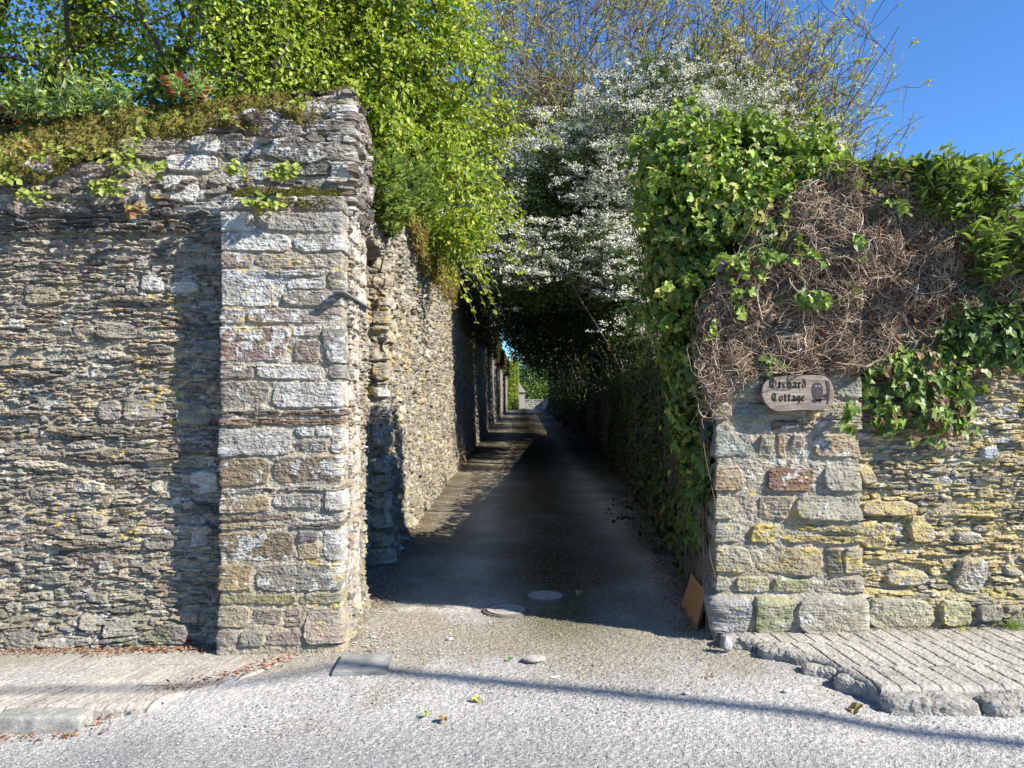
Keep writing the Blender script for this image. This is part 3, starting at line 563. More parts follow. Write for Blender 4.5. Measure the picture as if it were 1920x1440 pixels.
def tree(name, label, cat, base, E, seed, nclump, nleaf, lsize, cols, spread, r0, tmpl=OVAL, carve=.38, fs=1.1, mat=None, group=None, w=None, droop=.5, upn=.6, barkc=(.10, .085, .065), extra=None, flat=1., bottom=-9, lo=0.):
    rng = np.random.default_rng(seed); root = thing(name, label, cat, group)
    cl = fill(rng, E, nclump, seed, carve=carve, fs=fs, bottom=bottom, lo=lo)
    Em = np.array(E); cen = Em[:, :3].mean(0); fork = np.array(base, float) * [1, 1, 1]; fork = fork + (cen - fork) * np.array([.35, .35, .72])
    t = np.linspace(0, 1, 10)[:, None]; tr = np.array(base) * (1 - t) + fork * t; tr = tr + (fbm(t * 4, t * 0, 2, seed) - .5) * .3 * np.sin(t * 3.1) * [1, .6, 0]
    V, Q = tubes(tr[None], (r0 * (1.25 - .35 * t[:, 0]))[None], 12)
    Bag().add(V, Q, np.array(barkc)).build('trunk', M_BARK, root, smooth=True)
    mid, r, pts = skeleton(fork, cl, r0 * .9, rng=rng)
    V, Q = tubes(mid, r, 5); b = Bag().add(V, Q, np.array(barkc)); b.build('branches', M_BARK, root, smooth=True)
    b = Bag(); P = leafy(b, rng, cl, nleaf, spread, lsize, cols, tmpl, droop, upn, cen, w, flat)
    b.build('foliage', mat or M_LEAF, root)
    if extra: extra(root, rng, cl, P, cen)
    return root
LIME = [(.34, .40, .05), (.25, .33, .035), (.42, .46, .09), (.16, .25, .03)]
def shoots(bag, wood, rng, P0, D0, L, size, cols, per=14, droop=.5, tmpl=IVY, r=.0022):
    n = len(P0); K = 9; t = np.linspace(0, 1, K)[None, :, None]; Ls = (L * rng.uniform(.4, 1.2, n))[:, None, None]
    G = P0[:, None] + nrm(D0)[:, None] * t * Ls + np.array([0, 0, -1.]) * droop * Ls * t ** 2 + rng.normal(size=(n, 1, 3)) * .12 * Ls * t * (1 - t) * 2
    V, Q = tubes(G, r * np.linspace(1, .5, K)[None].repeat(n, 0), 3); wood.add(V, Q, (.16, .15, .07))
    j = rng.integers(n, size=n * per); k = rng.integers(1, K, size=n * per); T = nrm(G[j, k] - G[j, k - 1]) + rng.normal(size=(n * per, 3)) * .7
    leaf(bag, G[j, k] + rng.normal(size=(n * per, 3)) * .008, rng.normal(size=(n * per, 3)) * .6 + [.1, -.5, .7], T, size * rng.uniform(.5, 1.2, n * per), tmpl, rcol(rng, n * per, cols))
def sprays(root, rng, cl, P, cen):
    k = (cl[:, 0] > cen[0] - .6) & (cl[:, 1] < 11); c = cl[k]; c = c[rng.integers(len(c), size=520)]
    b, w = Bag(), Bag(); shoots(b, w, rng, c, nrm(c - cen) + [.3, -.5, .1], .75, .075, LIME, per=22, droop=.55, tmpl=OVAL, r=.004)
    b.build('hanging_sprays', M_LEAF, root); w.build('stems', M_BARK, root)
# ------------------------------------------------------------ trees beyond the left wall
tree('leafy_tree', 'fresh green broadleaf tree rising behind the moss-topped left wall', 'tree', (-4.9, 9.5, -.4), [(-5.2, 9, 6.6, 3.2, 2.0, 2.1), (-3.6, 9, 5.2, 1.3, 1.2, .9), (-6, 9.5, 5.0, 1.3, 1.2, .8)], 71, 900, 44000, .070,
     [(.38, .46, .075), (.29, .37, .055), (.19, .26, .035)], .17, .16, carve=.43, fs=1.3)
tree('leafy_tree', 'lime-yellow leaved tree leaning over the lane wall behind the left pillar', 'tree', (-3.0, 11.5, -.4), [(-2.3, 10.2, 6.6, 1.9, 1.6, 2.2), (-1.15, 10.3, 5.6, 1.05, 1.1, 1.6), (-.95, 10.2, 4.5, .75, .9, .95), (-.75, 10.4, 4.0, .5, .7, .7), (-1.9, 9.8, 4.9, 1.2, 1.0, 1.1), (-3.2, 10.5, 5.6, 1.2, 1.2, 1.2)], 72, 1000, 56000, .075,
     LIME, .13, .15, carve=.36, fs=1.9, droop=1.1, upn=.35, extra=sprays)
# ------------------------------------------------------------ hawthorn in blossom
def blossoms(root, rng, cl, P, cen):
    q = vn3(cl[:, 0] * .9, cl[:, 1] * .9, cl[:, 2] * .9, 5) + .15 * (cl[:, 2] - cl[:, 2].mean()) / 2; ok = q > .40
    c = cl[ok]; w = (q[ok] - .35) ** 1.6 * np.where(c[:, 2] > 7.6, .6, 1) * np.where(c[:, 2] < 4.4, 1.4, 1); w /= w.sum()
    M = 24000; i = rng.choice(len(c), M // 8, p=w); H = c[i] + rng.normal(size=(M // 8, 3)) * [.30, .24, .13] + [0, -.18, .06]; H = np.repeat(H, 8, 0) + rng.normal(size=(M, 3)) * [.13, .09, .035]
    k = 9; Hh = np.repeat(H, k, 0) + rng.normal(size=(M * k, 3)) * [.035, .035, .018]
    N = rng.normal(size=(M * k, 3)) * .5 + [0.1, -.35, .8]
    b = Bag(); leaf(b, Hh, N, rng.normal(size=(M * k, 3)), rng.uniform(.020, .036, M * k), (ROUND[0] * [1, 1, 1] - [0, .5, 0], ROUND[1]), rcol(rng, M * k, [(.68, .67, .56), (.58, .58, .44), (.74, .73, .64)], v=.06))
    b.build('blossom', M_BLOS, root)
HG = [(.06, .10, .018), (.085, .135, .022), (.035, .06, .013), (.13, .18, .03)]
tree('hawthorn_tree', 'hawthorn tree covered in white blossom arching over the lane', 'tree', (3.3, 16.5, -.3),
     [(1.2, 16.0, 5.1, 2.3, 1.4, 1.9), (3.6, 16.2, 6.6, 2.7, 1.6, 2.2), (2.45, 15.0, 3.3, .9, .9, 1.3), (.35, 15.9, 4.4, 1.5, 1.2, 1.0), (1.9, 15.6, 4.4, 1.7, 1.2, 1.0), (5.4, 16.5, 6.0, 1.5, 1.2, 1.6), (.3, 16.3, 5.9, 1.1, 1.1, 1.0), (2.6, 16, 6.3, 2.2, 1.4, 1.9), (0.0, 15.9, 4.2, 1.1, 1.1, .9)], 73, 1900, 140000, .056, HG, .17, .16,
     tmpl=RHOMB, carve=.26, fs=1.2, mat=M_HAW, droop=.1, upn=.8, extra=blossoms, flat=.55, barkc=(.07, .06, .05))
# ------------------------------------------------------------ ash, mostly bare
def ash(name, label, base, E, seed, counts, L0, group=None, r0=.22):
    rng = np.random.default_rng(seed); root = thing(name, label, 'tree', group)
    bag = Bag(); bc = np.array([.10, .08, .05])
    P = np.array([base], float); D = np.array([[0., 0, 1]]); L = np.array([L0]); Rr = np.array([r0]); Kn = 9; tips = []
    for lv, (nch, lf, rf, ang, up, jit) in enumerate(counts + [(0, 0, 0, 0, 0, 0)]):
        prev = counts[lv - 1] if lv else (0, 0, 0, 0, .02, .03)
        pts = [P]; d = D.copy(); p = P.copy(); jt = nrm(rng.normal(size=P.shape)) * prev[5]
        for k in range(Kn - 1):
            d = nrm(d + jt * .5 + rng.normal(size=d.shape) * prev[5] * .6 + np.array([0, 0, prev[4]])); p = p + d * (L / (Kn - 1))[:, None]; pts.append(p)
        G = np.stack(pts, 1); taper = np.linspace(1, .35, Kn)[None]
        V, Q = tubes(G, np.maximum(Rr[:, None] * taper, .011), 6 if lv < 2 else 4 if lv < 3 else 3)
        if lv == 0: Bag().add(V, Q, bc).build('trunk', M_BARK, root, smooth=True)
        else: bag.add(V, Q, bc * (1 + .15 * lv))
        if not nch: tips = G; break
        M = len(P); t = np.repeat(rng.uniform(.25 if lv else .5, 1, (M, nch)), 1, 0); t[:, 0] = 1
        ki = np.clip((t * (Kn - 1)).astype(int), 0, Kn - 1); src = G[np.arange(M)[:, None], ki].reshape(-1, 3)
        tan = nrm(G[np.arange(M)[:, None], ki] - G[np.arange(M)[:, None], np.maximum(ki - 1, 0)] + 1e-6).reshape(-1, 3)
        per = nrm(np.cross(tan, rng.normal(size=tan.shape))); a = R_(ang) * rng.uniform(.6, 1.3, len(src))[:, None]
        nd = tan * np.cos(a) + per * np.sin(a); ln = np.repeat(L, nch) * lf * rng.uniform(.7, 1.25, len(src)); rr = np.repeat(Rr, nch) * rf * (1 - .4 * t.reshape(-1))
        keep = in_ell(src + nd * ln[:, None], E) < 1.0 + .08 * rng.normal(size=len(src))
        P, D, L, Rr = src[keep], nd[keep], ln[keep], rr[keep]
    bag.build('branches', M_BARK, root)
    T = tips[:, -1]; n = len(T); M = min(n * 2, 34000); i = rng.integers(n, size=M); b = Bag()
    c = T[i]; k = 4; cc = np.repeat(c, k, 0) + rng.normal(size=(M * k, 3)) * .05
    leaf(b, cc, rng.normal(size=(M * k, 3)) + [0, 0, .6], rng.normal(size=(M * k, 3)), rng.uniform(.07, .16, M * k), LANCE, rcol(rng, M * k, [(.42, .43, .12), (.34, .36, .10), (.42, .37, .15)]))
    b.build('foliage', M_LEAF, root); return root
ash('ash_tree', 'tall ash tree with mostly bare grey twigs and small yellow-green tufts behind the hawthorn', (4.6, 25, -.3), [(4.4, 25, 9.6, 8.4, 6.0, 9.0)], 74,
    [(15, 1.35, .62, 56, .03, .06), (9, .68, .55, 42, .05, .07), (8, .62, .55, 44, .04, .10), (6, .6, .5, 42, .05, .12), (4, .62, .6, 38, .06, .14)], 5.0)
ash('ash_tree', 'second bare-twigged ash crown further left, seen between the lime-yellow tree and the hawthorn', (-3.2, 27, -.3), [(.8, 27, 10.0, 5.5, 4.5, 7.0)], 75,
    [(13, 1.3, .6, 50, .04, .06), (8, .66, .55, 40, .06, .07), (7, .62, .55, 42, .05, .10), (5, .6, .5, 40, .06, .12), (4, .6, .6, 36, .07, .14)], 5.0)
# ------------------------------------------------------------ dark trees roofing the lane
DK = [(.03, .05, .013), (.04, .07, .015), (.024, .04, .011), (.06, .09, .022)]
TT = 'trees roofing the lane'
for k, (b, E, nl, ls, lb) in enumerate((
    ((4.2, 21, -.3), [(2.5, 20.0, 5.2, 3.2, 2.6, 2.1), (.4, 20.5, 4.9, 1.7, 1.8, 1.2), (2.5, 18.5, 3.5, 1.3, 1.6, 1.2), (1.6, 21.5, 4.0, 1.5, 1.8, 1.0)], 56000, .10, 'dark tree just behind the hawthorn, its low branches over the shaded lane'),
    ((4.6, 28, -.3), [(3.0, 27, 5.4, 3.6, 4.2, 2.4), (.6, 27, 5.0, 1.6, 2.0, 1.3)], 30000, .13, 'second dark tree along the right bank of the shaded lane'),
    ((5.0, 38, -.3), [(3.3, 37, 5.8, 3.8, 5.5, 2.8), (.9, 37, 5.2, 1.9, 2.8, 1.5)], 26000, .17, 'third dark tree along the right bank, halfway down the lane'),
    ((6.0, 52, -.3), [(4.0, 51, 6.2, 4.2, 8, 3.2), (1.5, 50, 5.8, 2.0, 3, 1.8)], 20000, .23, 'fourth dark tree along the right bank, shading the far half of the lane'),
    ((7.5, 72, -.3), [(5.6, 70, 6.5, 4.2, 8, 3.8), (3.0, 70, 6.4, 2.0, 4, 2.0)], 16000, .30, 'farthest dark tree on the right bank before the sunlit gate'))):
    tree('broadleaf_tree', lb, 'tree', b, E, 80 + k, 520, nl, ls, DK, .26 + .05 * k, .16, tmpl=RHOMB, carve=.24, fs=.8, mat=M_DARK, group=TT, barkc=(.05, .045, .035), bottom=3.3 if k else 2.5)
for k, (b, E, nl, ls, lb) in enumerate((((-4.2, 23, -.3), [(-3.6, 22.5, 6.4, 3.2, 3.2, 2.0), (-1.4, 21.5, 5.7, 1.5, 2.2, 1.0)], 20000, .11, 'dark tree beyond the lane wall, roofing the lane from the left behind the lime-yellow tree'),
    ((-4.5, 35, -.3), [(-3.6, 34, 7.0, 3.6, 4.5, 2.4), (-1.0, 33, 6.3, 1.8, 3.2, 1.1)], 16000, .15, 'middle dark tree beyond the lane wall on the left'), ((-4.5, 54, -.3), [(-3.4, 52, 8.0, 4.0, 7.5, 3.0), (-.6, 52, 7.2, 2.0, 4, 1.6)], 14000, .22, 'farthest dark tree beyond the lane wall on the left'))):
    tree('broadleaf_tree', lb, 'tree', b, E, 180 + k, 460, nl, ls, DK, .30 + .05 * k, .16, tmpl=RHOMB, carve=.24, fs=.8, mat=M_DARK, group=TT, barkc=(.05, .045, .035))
# ------------------------------------------------------------ hedge bank on the right of the lane
rng = np.random.default_rng(90)
hg = thing('hedge', 'dark overgrown hedge bank along the right side of the lane', 'hedge')
n = 120000; Y = 7.6 + 90 * rng.random(n) ** 1.7; t = rng.random(n); xl = np.interp(Y, [7, 9, 14, 18, 30, 100], [1.6, 1.78, 2.2, 2.45, 2.8, 4.6]) + .5 * (fbm(Y * .7, t * 2.5, 3, 91) - .5) * 2
z = t * (3.8 + .015 * Y) * sm(6., 9, Y); z = np.minimum(z, np.where(Y < 15, 99, 99)); X = xl + .9 * t ** 1.5 * 0 + rng.random(n) * 2.6 + .25 * (z / 3) - .35 * sm(.6, 0, z)
zc = np.where(Y < 15, .75 * (X + 1.2), 9.); z = np.where(z > zc, z * .0 + zc * rng.random(n), z)
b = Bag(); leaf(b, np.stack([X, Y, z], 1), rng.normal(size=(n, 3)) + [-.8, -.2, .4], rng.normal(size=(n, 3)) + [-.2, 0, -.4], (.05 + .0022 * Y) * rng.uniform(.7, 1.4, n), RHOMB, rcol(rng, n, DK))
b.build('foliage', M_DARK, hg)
n = 260; Y0 = 9.5 + 80 * rng.random(n) ** 1.6; st = np.stack([2.6 + .028 * Y0 + rng.random(n) * 1.2, Y0, Y0 * 0], 1); K = 8
tt = np.linspace(0, 1, K)[None, :, None]; dirs = np.stack([rng.normal(size=n) * .7 - .6, rng.normal(size=n) * .8, 2.6 + rng.random(n) * 2], 1)[:, None]
G = st[:, None] + dirs * tt + rng.normal(size=(n, 1, 3)) * .5 * tt * (1 - tt) + rng.normal(size=(n, K, 3)) * .04
V, Q = tubes(G, rng.uniform(.012, .04, (n, 1)) * (1.2 - tt[..., 0] * .8), 4); Bag().add(V, Q, np.array((.09, .075, .06))).build('stems', M_BARK, hg)
# ------------------------------------------------------------ far end of the lane
rng = np.random.default_rng(95)
fw = thing('ivy_clad_wall', 'sunlit wall end clothed in bright yellow-green leaves at the far end of the lane', 'wall')
m = Masonry(stepped((0, 2.4, .1)), stepped((-.2, 6, .1)), 96); path, _ = make_path([(-1.4, 96), (.7, 96), (.7, 98)]); m.finish(path, 5.6, 'wall', parent=fw)
n = 5000; b = Bag(); leaf(b, np.stack([rng.uniform(-.7, .85, n), 95.8 - .5 * rng.random(n), rng.uniform(0, 6.2, n)], 1), rng.normal(size=(n, 3)) * .6 + [.4, -.8, .3], rng.normal(size=(n, 3)) + [0, 0, -.5], .17, RHOMB, rcol(rng, n, LIME)); b.build('foliage', M_LEAF, fw)
tree('leafy_tree', 'sunlit round tree beyond the field gate at the end of the lane', 'tree', (5, 128, -.3), [(4.5, 126, 5.5, 6.5, 4, 5.0), (9, 124, 4, 5, 3, 4), (-2, 125, 3.5, 4, 3, 4), (3.5, 122, 2.0, 4, 2, 2.0)], 97, 700, 26000, .36, [(.12, .2, .03), (.17, .26, .05), (.07, .12, .02)], .6, .3, tmpl=RHOMB)
def box(bag, x0, x1, y0, y1, z0, z1, c):
    V = np.array([[x, y, z] for x in (x0, x1) for y in (y0, y1) for z in (z0, z1)], float)
    bag.add(V, np.array([[0, 1, 3, 2], [4, 6, 7, 5], [0, 4, 5, 1], [2, 3, 7, 6], [0, 2, 6, 4], [1, 5, 7, 3]]), c)
gt = thing('field_gate', 'pale five-barred field gate closing the far end of the lane', 'gate')
b = Bag()
for zz in (.12, .38, .62, .86, 1.14): box(b, 1.5, 4.7, 112, 112.05, zz, zz + .075, (.5, .5, .46))
for xx in (1.5, 3.05, 4.62): box(b, xx, xx + .08, 111.97, 112.0, .05, 1.25, (.5, .5, .46))
V, Q = tubes(np.array([[[1.55, 111.94, .15], [3.1, 111.94, 1.15]], [[3.1, 111.94, .15], [4.65, 111.94, 1.15]]]), .035); b.add(V, Q, (.5, .5, .46)); b.build('gate_leaf', M_WOOD, gt)
for xx in (1.3, 4.8): b = Bag(); box(b, xx, xx + .16, 111.9, 112.1, 0, 1.4, (.3, .27, .22)); b.build('gate_post', M_WOOD, gt)
ct = thing('cottage', 'pale rendered end of a low cottage beside the far gate', 'building')
b = Bag(); box(b, -2.6, 1.75, 106, 112, -.2, 2.3, (.33, .30, .25)); b.build('wall', M_STONE, ct)
b = Bag(); V = np.array([[-2.9, 105.8, 2.25], [1.95, 105.8, 2.25], [1.95, 112.2, 2.25], [-2.9, 112.2, 2.25], [-2.9, 109, 4.2], [.6, 109, 4.2]]); b.add(V, np.array([[0, 1, 5], [0, 5, 4], [1, 2, 5], [2, 3, 4], [2, 4, 5], [3, 0, 4]]), (.2, .17, .16)); b.build('roof', M_STONE, ct)
# ============================================================ IVY AND STEMS ON THE RIGHT
IV = [(.09, .155, .028), (.14, .22, .038), (.055, .095, .02), (.20, .25, .045), (.26, .25, .06)]
def ivy_on(bag, rng, P, N, size=.065, cols=IV, w=None, hang=.9, jn=.45, tmpl=IVY):
    M = len(P); leaf(bag, P, nrm(N) + rng.normal(size=(M, 3)) * jn, rng.normal(size=(M, 3)) * .45 + [0, 0, -hang], size * rng.uniform(.55, 1.3, M), tmpl, rcol(rng, M, cols, w))
rng = np.random.default_rng(100)
iv = thing('ivy', 'thick mass of glossy green ivy crowning the right pillar and hanging into the lane', 'ivy')
E = [(1.36, 5.25, 2.95, .46, .44, .42), (1.82, 5.25, 2.98, .38, .36, .36),  (1.16, 5.25, 2.45, .24, .36, .62), (1.22, 5.3, 1.85, .17, .30, .75), (1.52, 4.95, 2.62, .36, .24, .36), (1.36, 4.92, 2.25, .16, .12, .30), (1.30, 5.6, 2.6, .3, .7, .6), (2.25, 5.2, 2.78, .3, .35, .2), (1.3, 5.65, 3.0, .34, .5, .42), (1.6, 6.2, 3.2, .40, .6, .45), (1.40, 4.87, 2.42, .20, .10, .28), (1.12, 5.38, 3.18, .24, .35, .38), (1.43, 5.0, 2.62, .17, .16, .34)]
def shell(rng, E, n, depth=.35, seed=1, carve=.36, fs=4.):
    out = []; k = 0; E = np.array(E)
    while k < n:
        i = rng.choice(len(E), n * 3, p=(E[:, 3] * E[:, 5]) / (E[:, 3] * E[:, 5]).sum()); D = nrm(rng.normal(size=(n * 3, 3)))
        P = E[i, :3] + D * E[i, 3:] * (1 - depth * rng.random((n * 3, 1)) + .16 * rng.normal(size=(n * 3, 1)).clip(-1, 2.2))
        N = nrm(D / E[i, 3:]); d = in_ell(P, E); q = vn3(P[:, 0] * fs, P[:, 1] * fs, P[:, 2] * fs, seed)
        ok = (d > .58) & (q > carve); out.append(np.concatenate([P[ok], N[ok]], 1)); k += ok.sum()
    o = np.concatenate(out)[:n]; return o[:, :3], o[:, 3:]
b = Bag(); P, N = shell(rng, E, 16000, seed=3)
up = P[:, 2] > 2.75; ivy_on(b, rng, P[~up], N[~up], .050); ivy_on(b, rng, P[up], N[up] + [0, 0, .2], .052, [(.20, .31, .04), (.28, .38, .055), (.12, .20, .03), (.30, .30, .08)], hang=.4, jn=.6)
wd = b; n = 380; Ps, Ns = shell(rng, E, n, depth=.05, seed=5, carve=.2)
k = (Ns[:, 1] < .4) & (Ps[:, 2] > 2.0); shoots(b, wd, rng, Ps[k], Ns[k] + [0, -.1, .35], .24, .046, [(.22, .31, .05), (.16, .24, .035), (.30, .36, .08)])
# fresh shoots standing up out of the top
n = 2600; P = np.stack([rng.uniform(.95, 2.2, n), rng.uniform(4.95, 5.5, n), 0 * rng.random(n)], 1); P[:, 2] = 3.02 + .42 * fbm(P[:, 0] * 6, P[:, 1] * 5, 3, 8) * np.sin((P[:, 0] - .8) / 1.5 * 3.1).clip(0, 1) + rng.normal(size=n) * .05
ivy_on(b, rng, P, rng.normal(size=(n, 3)) + [0, -.5, .7], .055, [(.23, .31, .06), (.17, .25, .045)], hang=-.2, jn=.5)
b.build('foliage', M_IVY, iv)
def tangle(bag, rng, n, region, ysurf, bulge, L=(.12, .55), r=(.0012, .0036), K=10, cols=((.33, .245, .17), (.22, .155, .105), (.46, .375, .28), (.12, .085, .06)), vertical=.0, lim=None):
    P0 = region(rng, n); th = rng.random(n) * 2 * np.pi
    if vertical: th = np.where(rng.random(n) < vertical, np.pi * 1.5 + rng.normal(size=n) * .35, th)
    Ls = rng.uniform(*L, n) * (1 - .3 * rng.random(n)); dth = rng.normal(size=n) * 2.6; p = P0.copy(); pts = []; dep = rng.random(n); dd = rng.normal(size=n) * .5
    w2 = rng.normal(size=n)
    for k in range(K):
        dpt = (dep + dd * (k / K)).clip(0, 1.1); y = ysurf(p[:, 0], p[:, 1]) - bulge(p[:, 0], p[:, 1]) * dpt + rng.normal(size=n) * .003
        pts.append(np.stack([p[:, 0], y, p[:, 1]], 1)); th = th + dth / K + rng.normal(size=n) * .30; p = p + np.stack([np.cos(th), np.sin(th)], 1) * (Ls / K)[:, None]
    G = np.stack(pts, 1); rr = rng.uniform(*r, n)[:, None] * np.linspace(1, .45, K)[None]
    if lim is not None:
        sd = seg_sd(G[..., 0], G[..., 2], lim).min(1); kk = (sd > -.045) | ((sd > -.12) & (rng.random(n) < .10)); G, rr = G[kk], rr[kk]; n = len(G)
    V, Q = tubes(G, rr, 4); bag.add(V, Q, np.repeat(rcol(rng, n, cols), K * 4, axis=0)); return G
def in_poly(x, y, poly):
    return seg_sd(np.asarray(x), np.asarray(y), poly) > 0
POLY = [at(px, py, 4.8)[0::2] for px, py in ((1308, 720), (1312, 640), (1330, 560), (1400, 470), (1440, 400), (1520, 352), (1560, 318), (1700, 312), (1780, 350), (1930, 392), (1990, 400), (1990, 560), (1840, 575), (1770, 600), (1700, 640), (1610, 690), (1590, 700), (1500, 690), (1430, 694), (1340, 745))]
PA = np.array(POLY); lo_, hi_ = PA.min(0), PA.max(0)
def region(rng, n):
    o = []; k = 0
    while k < n:
        q = rng.uniform(lo_, hi_, (n * 2, 2)); s_ = seg_sd(q[:, 0], q[:, 1], POLY); q = q[s_ > -.03]; o.append(q); k += len(q)
    return np.concatenate(o)[:n]
ds = thing('dead_ivy', 'bare brown tangle of dead ivy stems matted over the wall above the house sign', 'ivy stems')
b = Bag(); ys_ = lambda x, z: 4.83 + .04 * (x > 2.18); bg_ = lambda x, z: .03 + .17 * fbm(x * 6, z * 6, 3, 110) ** 1.5
tangle(b, rng, 8200, region, ys_, bg_, K=10, lim=POLY); tangle(b, rng, 500, region, ys_, bg_, L=(.5, 1.1), r=(.004, .007), K=14, lim=POLY)
b.build('stems', M_BARK, ds)
n = 1500; q = region(rng, n); b = Bag(); leaf(b, np.stack([q[:, 0], 4.86 - .08 * rng.random(n), q[:, 1]], 1), rng.normal(size=(n, 3)) + [0, -1, .2], rng.normal(size=(n, 3)), rng.uniform(.03, .06, n), IVY, rcol(rng, n, [(.14, .08, .045), (.20, .12, .07), (.09, .06, .04)])); b.build('dead_leaves', M_DRY, ds)
# column of stems edging the lane side of the pillar
def region2(rng, n): return np.stack([rng.normal(size=n) * .02 + 1.29, rng.uniform(1.45, 2.2, n)], 1)
b = Bag(); tangle(b, rng, 500, region2, lambda x, z: 4.95 + 0 * x, lambda x, z: .18 + 0 * x, L=(.1, .25), lim=[(1.14, 1.3), (1.36, 1.3), (1.36, 2.4), (1.14, 2.4)]); b.build('side_stems', M_BARK, ds)
# lane-side ivy wall
lw = thing('ivy', 'shaded curtain of ivy clothing the lane side of the right wall down to the ground', 'ivy')
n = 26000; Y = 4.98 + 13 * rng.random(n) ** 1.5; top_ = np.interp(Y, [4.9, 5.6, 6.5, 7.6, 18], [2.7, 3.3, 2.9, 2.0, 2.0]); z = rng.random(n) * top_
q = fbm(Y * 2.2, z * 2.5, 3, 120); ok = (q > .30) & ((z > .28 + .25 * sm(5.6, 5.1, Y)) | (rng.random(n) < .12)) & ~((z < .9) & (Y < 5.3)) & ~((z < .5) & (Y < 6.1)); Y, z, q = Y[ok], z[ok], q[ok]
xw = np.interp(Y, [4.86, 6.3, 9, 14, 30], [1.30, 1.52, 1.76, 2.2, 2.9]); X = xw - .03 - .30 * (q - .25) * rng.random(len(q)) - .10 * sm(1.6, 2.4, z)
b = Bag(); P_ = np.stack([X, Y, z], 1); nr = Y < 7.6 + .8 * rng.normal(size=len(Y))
for k_, c_ in ((nr, [(.08, .14, .025), (.12, .19, .03), (.17, .21, .045), (.05, .085, .018)]), (~nr, DK)): ivy_on(b, rng, P_[k_], np.tile([-1., -.35, .25], (k_.sum(), 1)), .066, c_)  # farther leaves take darker colours that paint in the lane's deep shade
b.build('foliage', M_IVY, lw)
def region3(rng, n): return np.stack([rng.uniform(5.0, 9, n), rng.uniform(.1, 2.0, n)], 1)
n = 900; Y0 = rng.uniform(5.0, 9.5, n); K = 8; tt = np.linspace(0, 1, K)[None, :]; zz = rng.uniform(.2, 2., n)[:, None] - tt * rng.uniform(.1, .5, (n, 1)); yy = Y0[:, None] + tt * rng.normal(size=(n, 1)) * .3 + rng.normal(size=(n, K)) * .01
G = np.stack([np.interp(yy, [4.86, 6.3, 9, 14], [1.30, 1.52, 1.76, 2.2]) - .04 - .05 * rng.random((n, 1)), yy, zz.clip(.02, 3)], -1); V, Q = tubes(G, .003, 3)
Bag().add(V, Q, np.array((.2, .15, .11))).build('stems', M_BARK, lw)
def patch(name, label, cat, blobs, Ypl, n, size, cols, seed, tmpl=IVY, dep=.10, hang=.8, jn=.5, mat=None, stems=60, up=.2):
    rng = np.random.default_rng(seed); root = thing(name, label, cat); B = []
    for (px, py, rx, ry) in blobs:
        c = at(px, py, Ypl); B.append((c[0], Ypl, c[2], rx * Ypl / F, dep, ry * Ypl / F))
    B = np.array(B); i = rng.choice(len(B), n, p=(B[:, 3] * B[:, 5]) / (B[:, 3] * B[:, 5]).sum()); a = rng.random(n) * 2 * np.pi; r = rng.random(n) ** .6 * (1 + .12 * rng.normal(size=n))
    X = B[i, 0] + np.cos(a) * r * B[i, 3]; Z = B[i, 2] + np.sin(a) * r * B[i, 5]; Y = Ypl - dep * (1 - r * .6).clip(0, 1) * rng.random(n)
    q = fbm(X * 9, Z * 9, 2, seed); ok = q > .36; P = np.stack([X, Y, Z], 1)[ok]
    b = Bag(); ivy_on(b, rng, P, np.stack([np.cos(a) * r * .5, -np.ones(n), np.sin(a) * r * .5 + up], 1)[ok], size, cols, hang=hang, jn=jn, tmpl=tmpl); b.build('foliage', mat or M_IVY, root)
    if stems:
        k = rng.integers(len(P), size=stems); K = 7; tt = np.linspace(0, 1, K)[None, :, None]; c = B[:, :3].mean(0) + [0, .06, -.05]
        G = P[k][:, None] * tt + (P[k] * .55 + c * .45)[:, None] * (1 - tt) + rng.normal(size=(stems, K, 3)) * [.01, .004, .01]; G[..., 1] = np.minimum(G[..., 1] + .02, Ypl + .03)
        V, Q = tubes(G, .0028, 4); Bag().add(V, Q, np.array((.22, .17, .12))).build('stems', M_BARK, root)
    return root
PI_ = [(.17, .255, .045), (.12, .20, .035), (.24, .31, .075), (.08, .13, .025)]
patch('ivy', 'pale green ivy patch on the wall just right of the house sign', 'ivy', [(1690, 715, 72, 72), (1740, 770, 75, 55), (1660, 670, 45, 40), (1660, 780, 45, 30), (1800, 690, 60, 55), (1740, 700, 60, 60)], 4.88, 1500, .056, PI_ + [(.20, .11, .06)], 131)
patch('ivy', 'darker ivy reaching up the wall at the right edge of the picture', 'ivy', [(1850, 610, 90, 60), (1800, 570, 50, 45), (1890, 660, 50, 40), (1930, 560, 60, 60)], 4.84, 1200, .060, [(.07, .125, .025), (.11, .18, .03), (.05, .09, .02)], 132)
for (px, py, rx, ry, n, lb) in ((1608, 452, 14, 12, 5, 'two big ivy leaves alone among the bare stems, above the middle of the tangle'), (1618, 505, 12, 20, 8, 'small ivy sprig just under the pair of big leaves in the bare stems'),
    (1420, 480, 45, 18, 34, 'leafy ivy sprig pointing right from the ivy mass into the bare stems'), (1395, 555, 28, 18, 16, 'pale ivy sprig at the left edge of the bare stems, lower than the pointing sprig'), (1530, 555, 38, 16, 18, 'low spreading ivy sprig in the middle of the bare stems'),
    (1440, 680, 16, 16, 12, 'tiny ivy sprig just above the house sign'), (1592, 768, 10, 30, 10, 'ivy sprig beside the right end of the house sign')):
    patch('ivy_sprig', lb, 'ivy', [(px, py, rx, ry)], 4.68 if py < 600 else 4.78, n * 2, .055, PI_, int(px), stems=0, dep=.05)
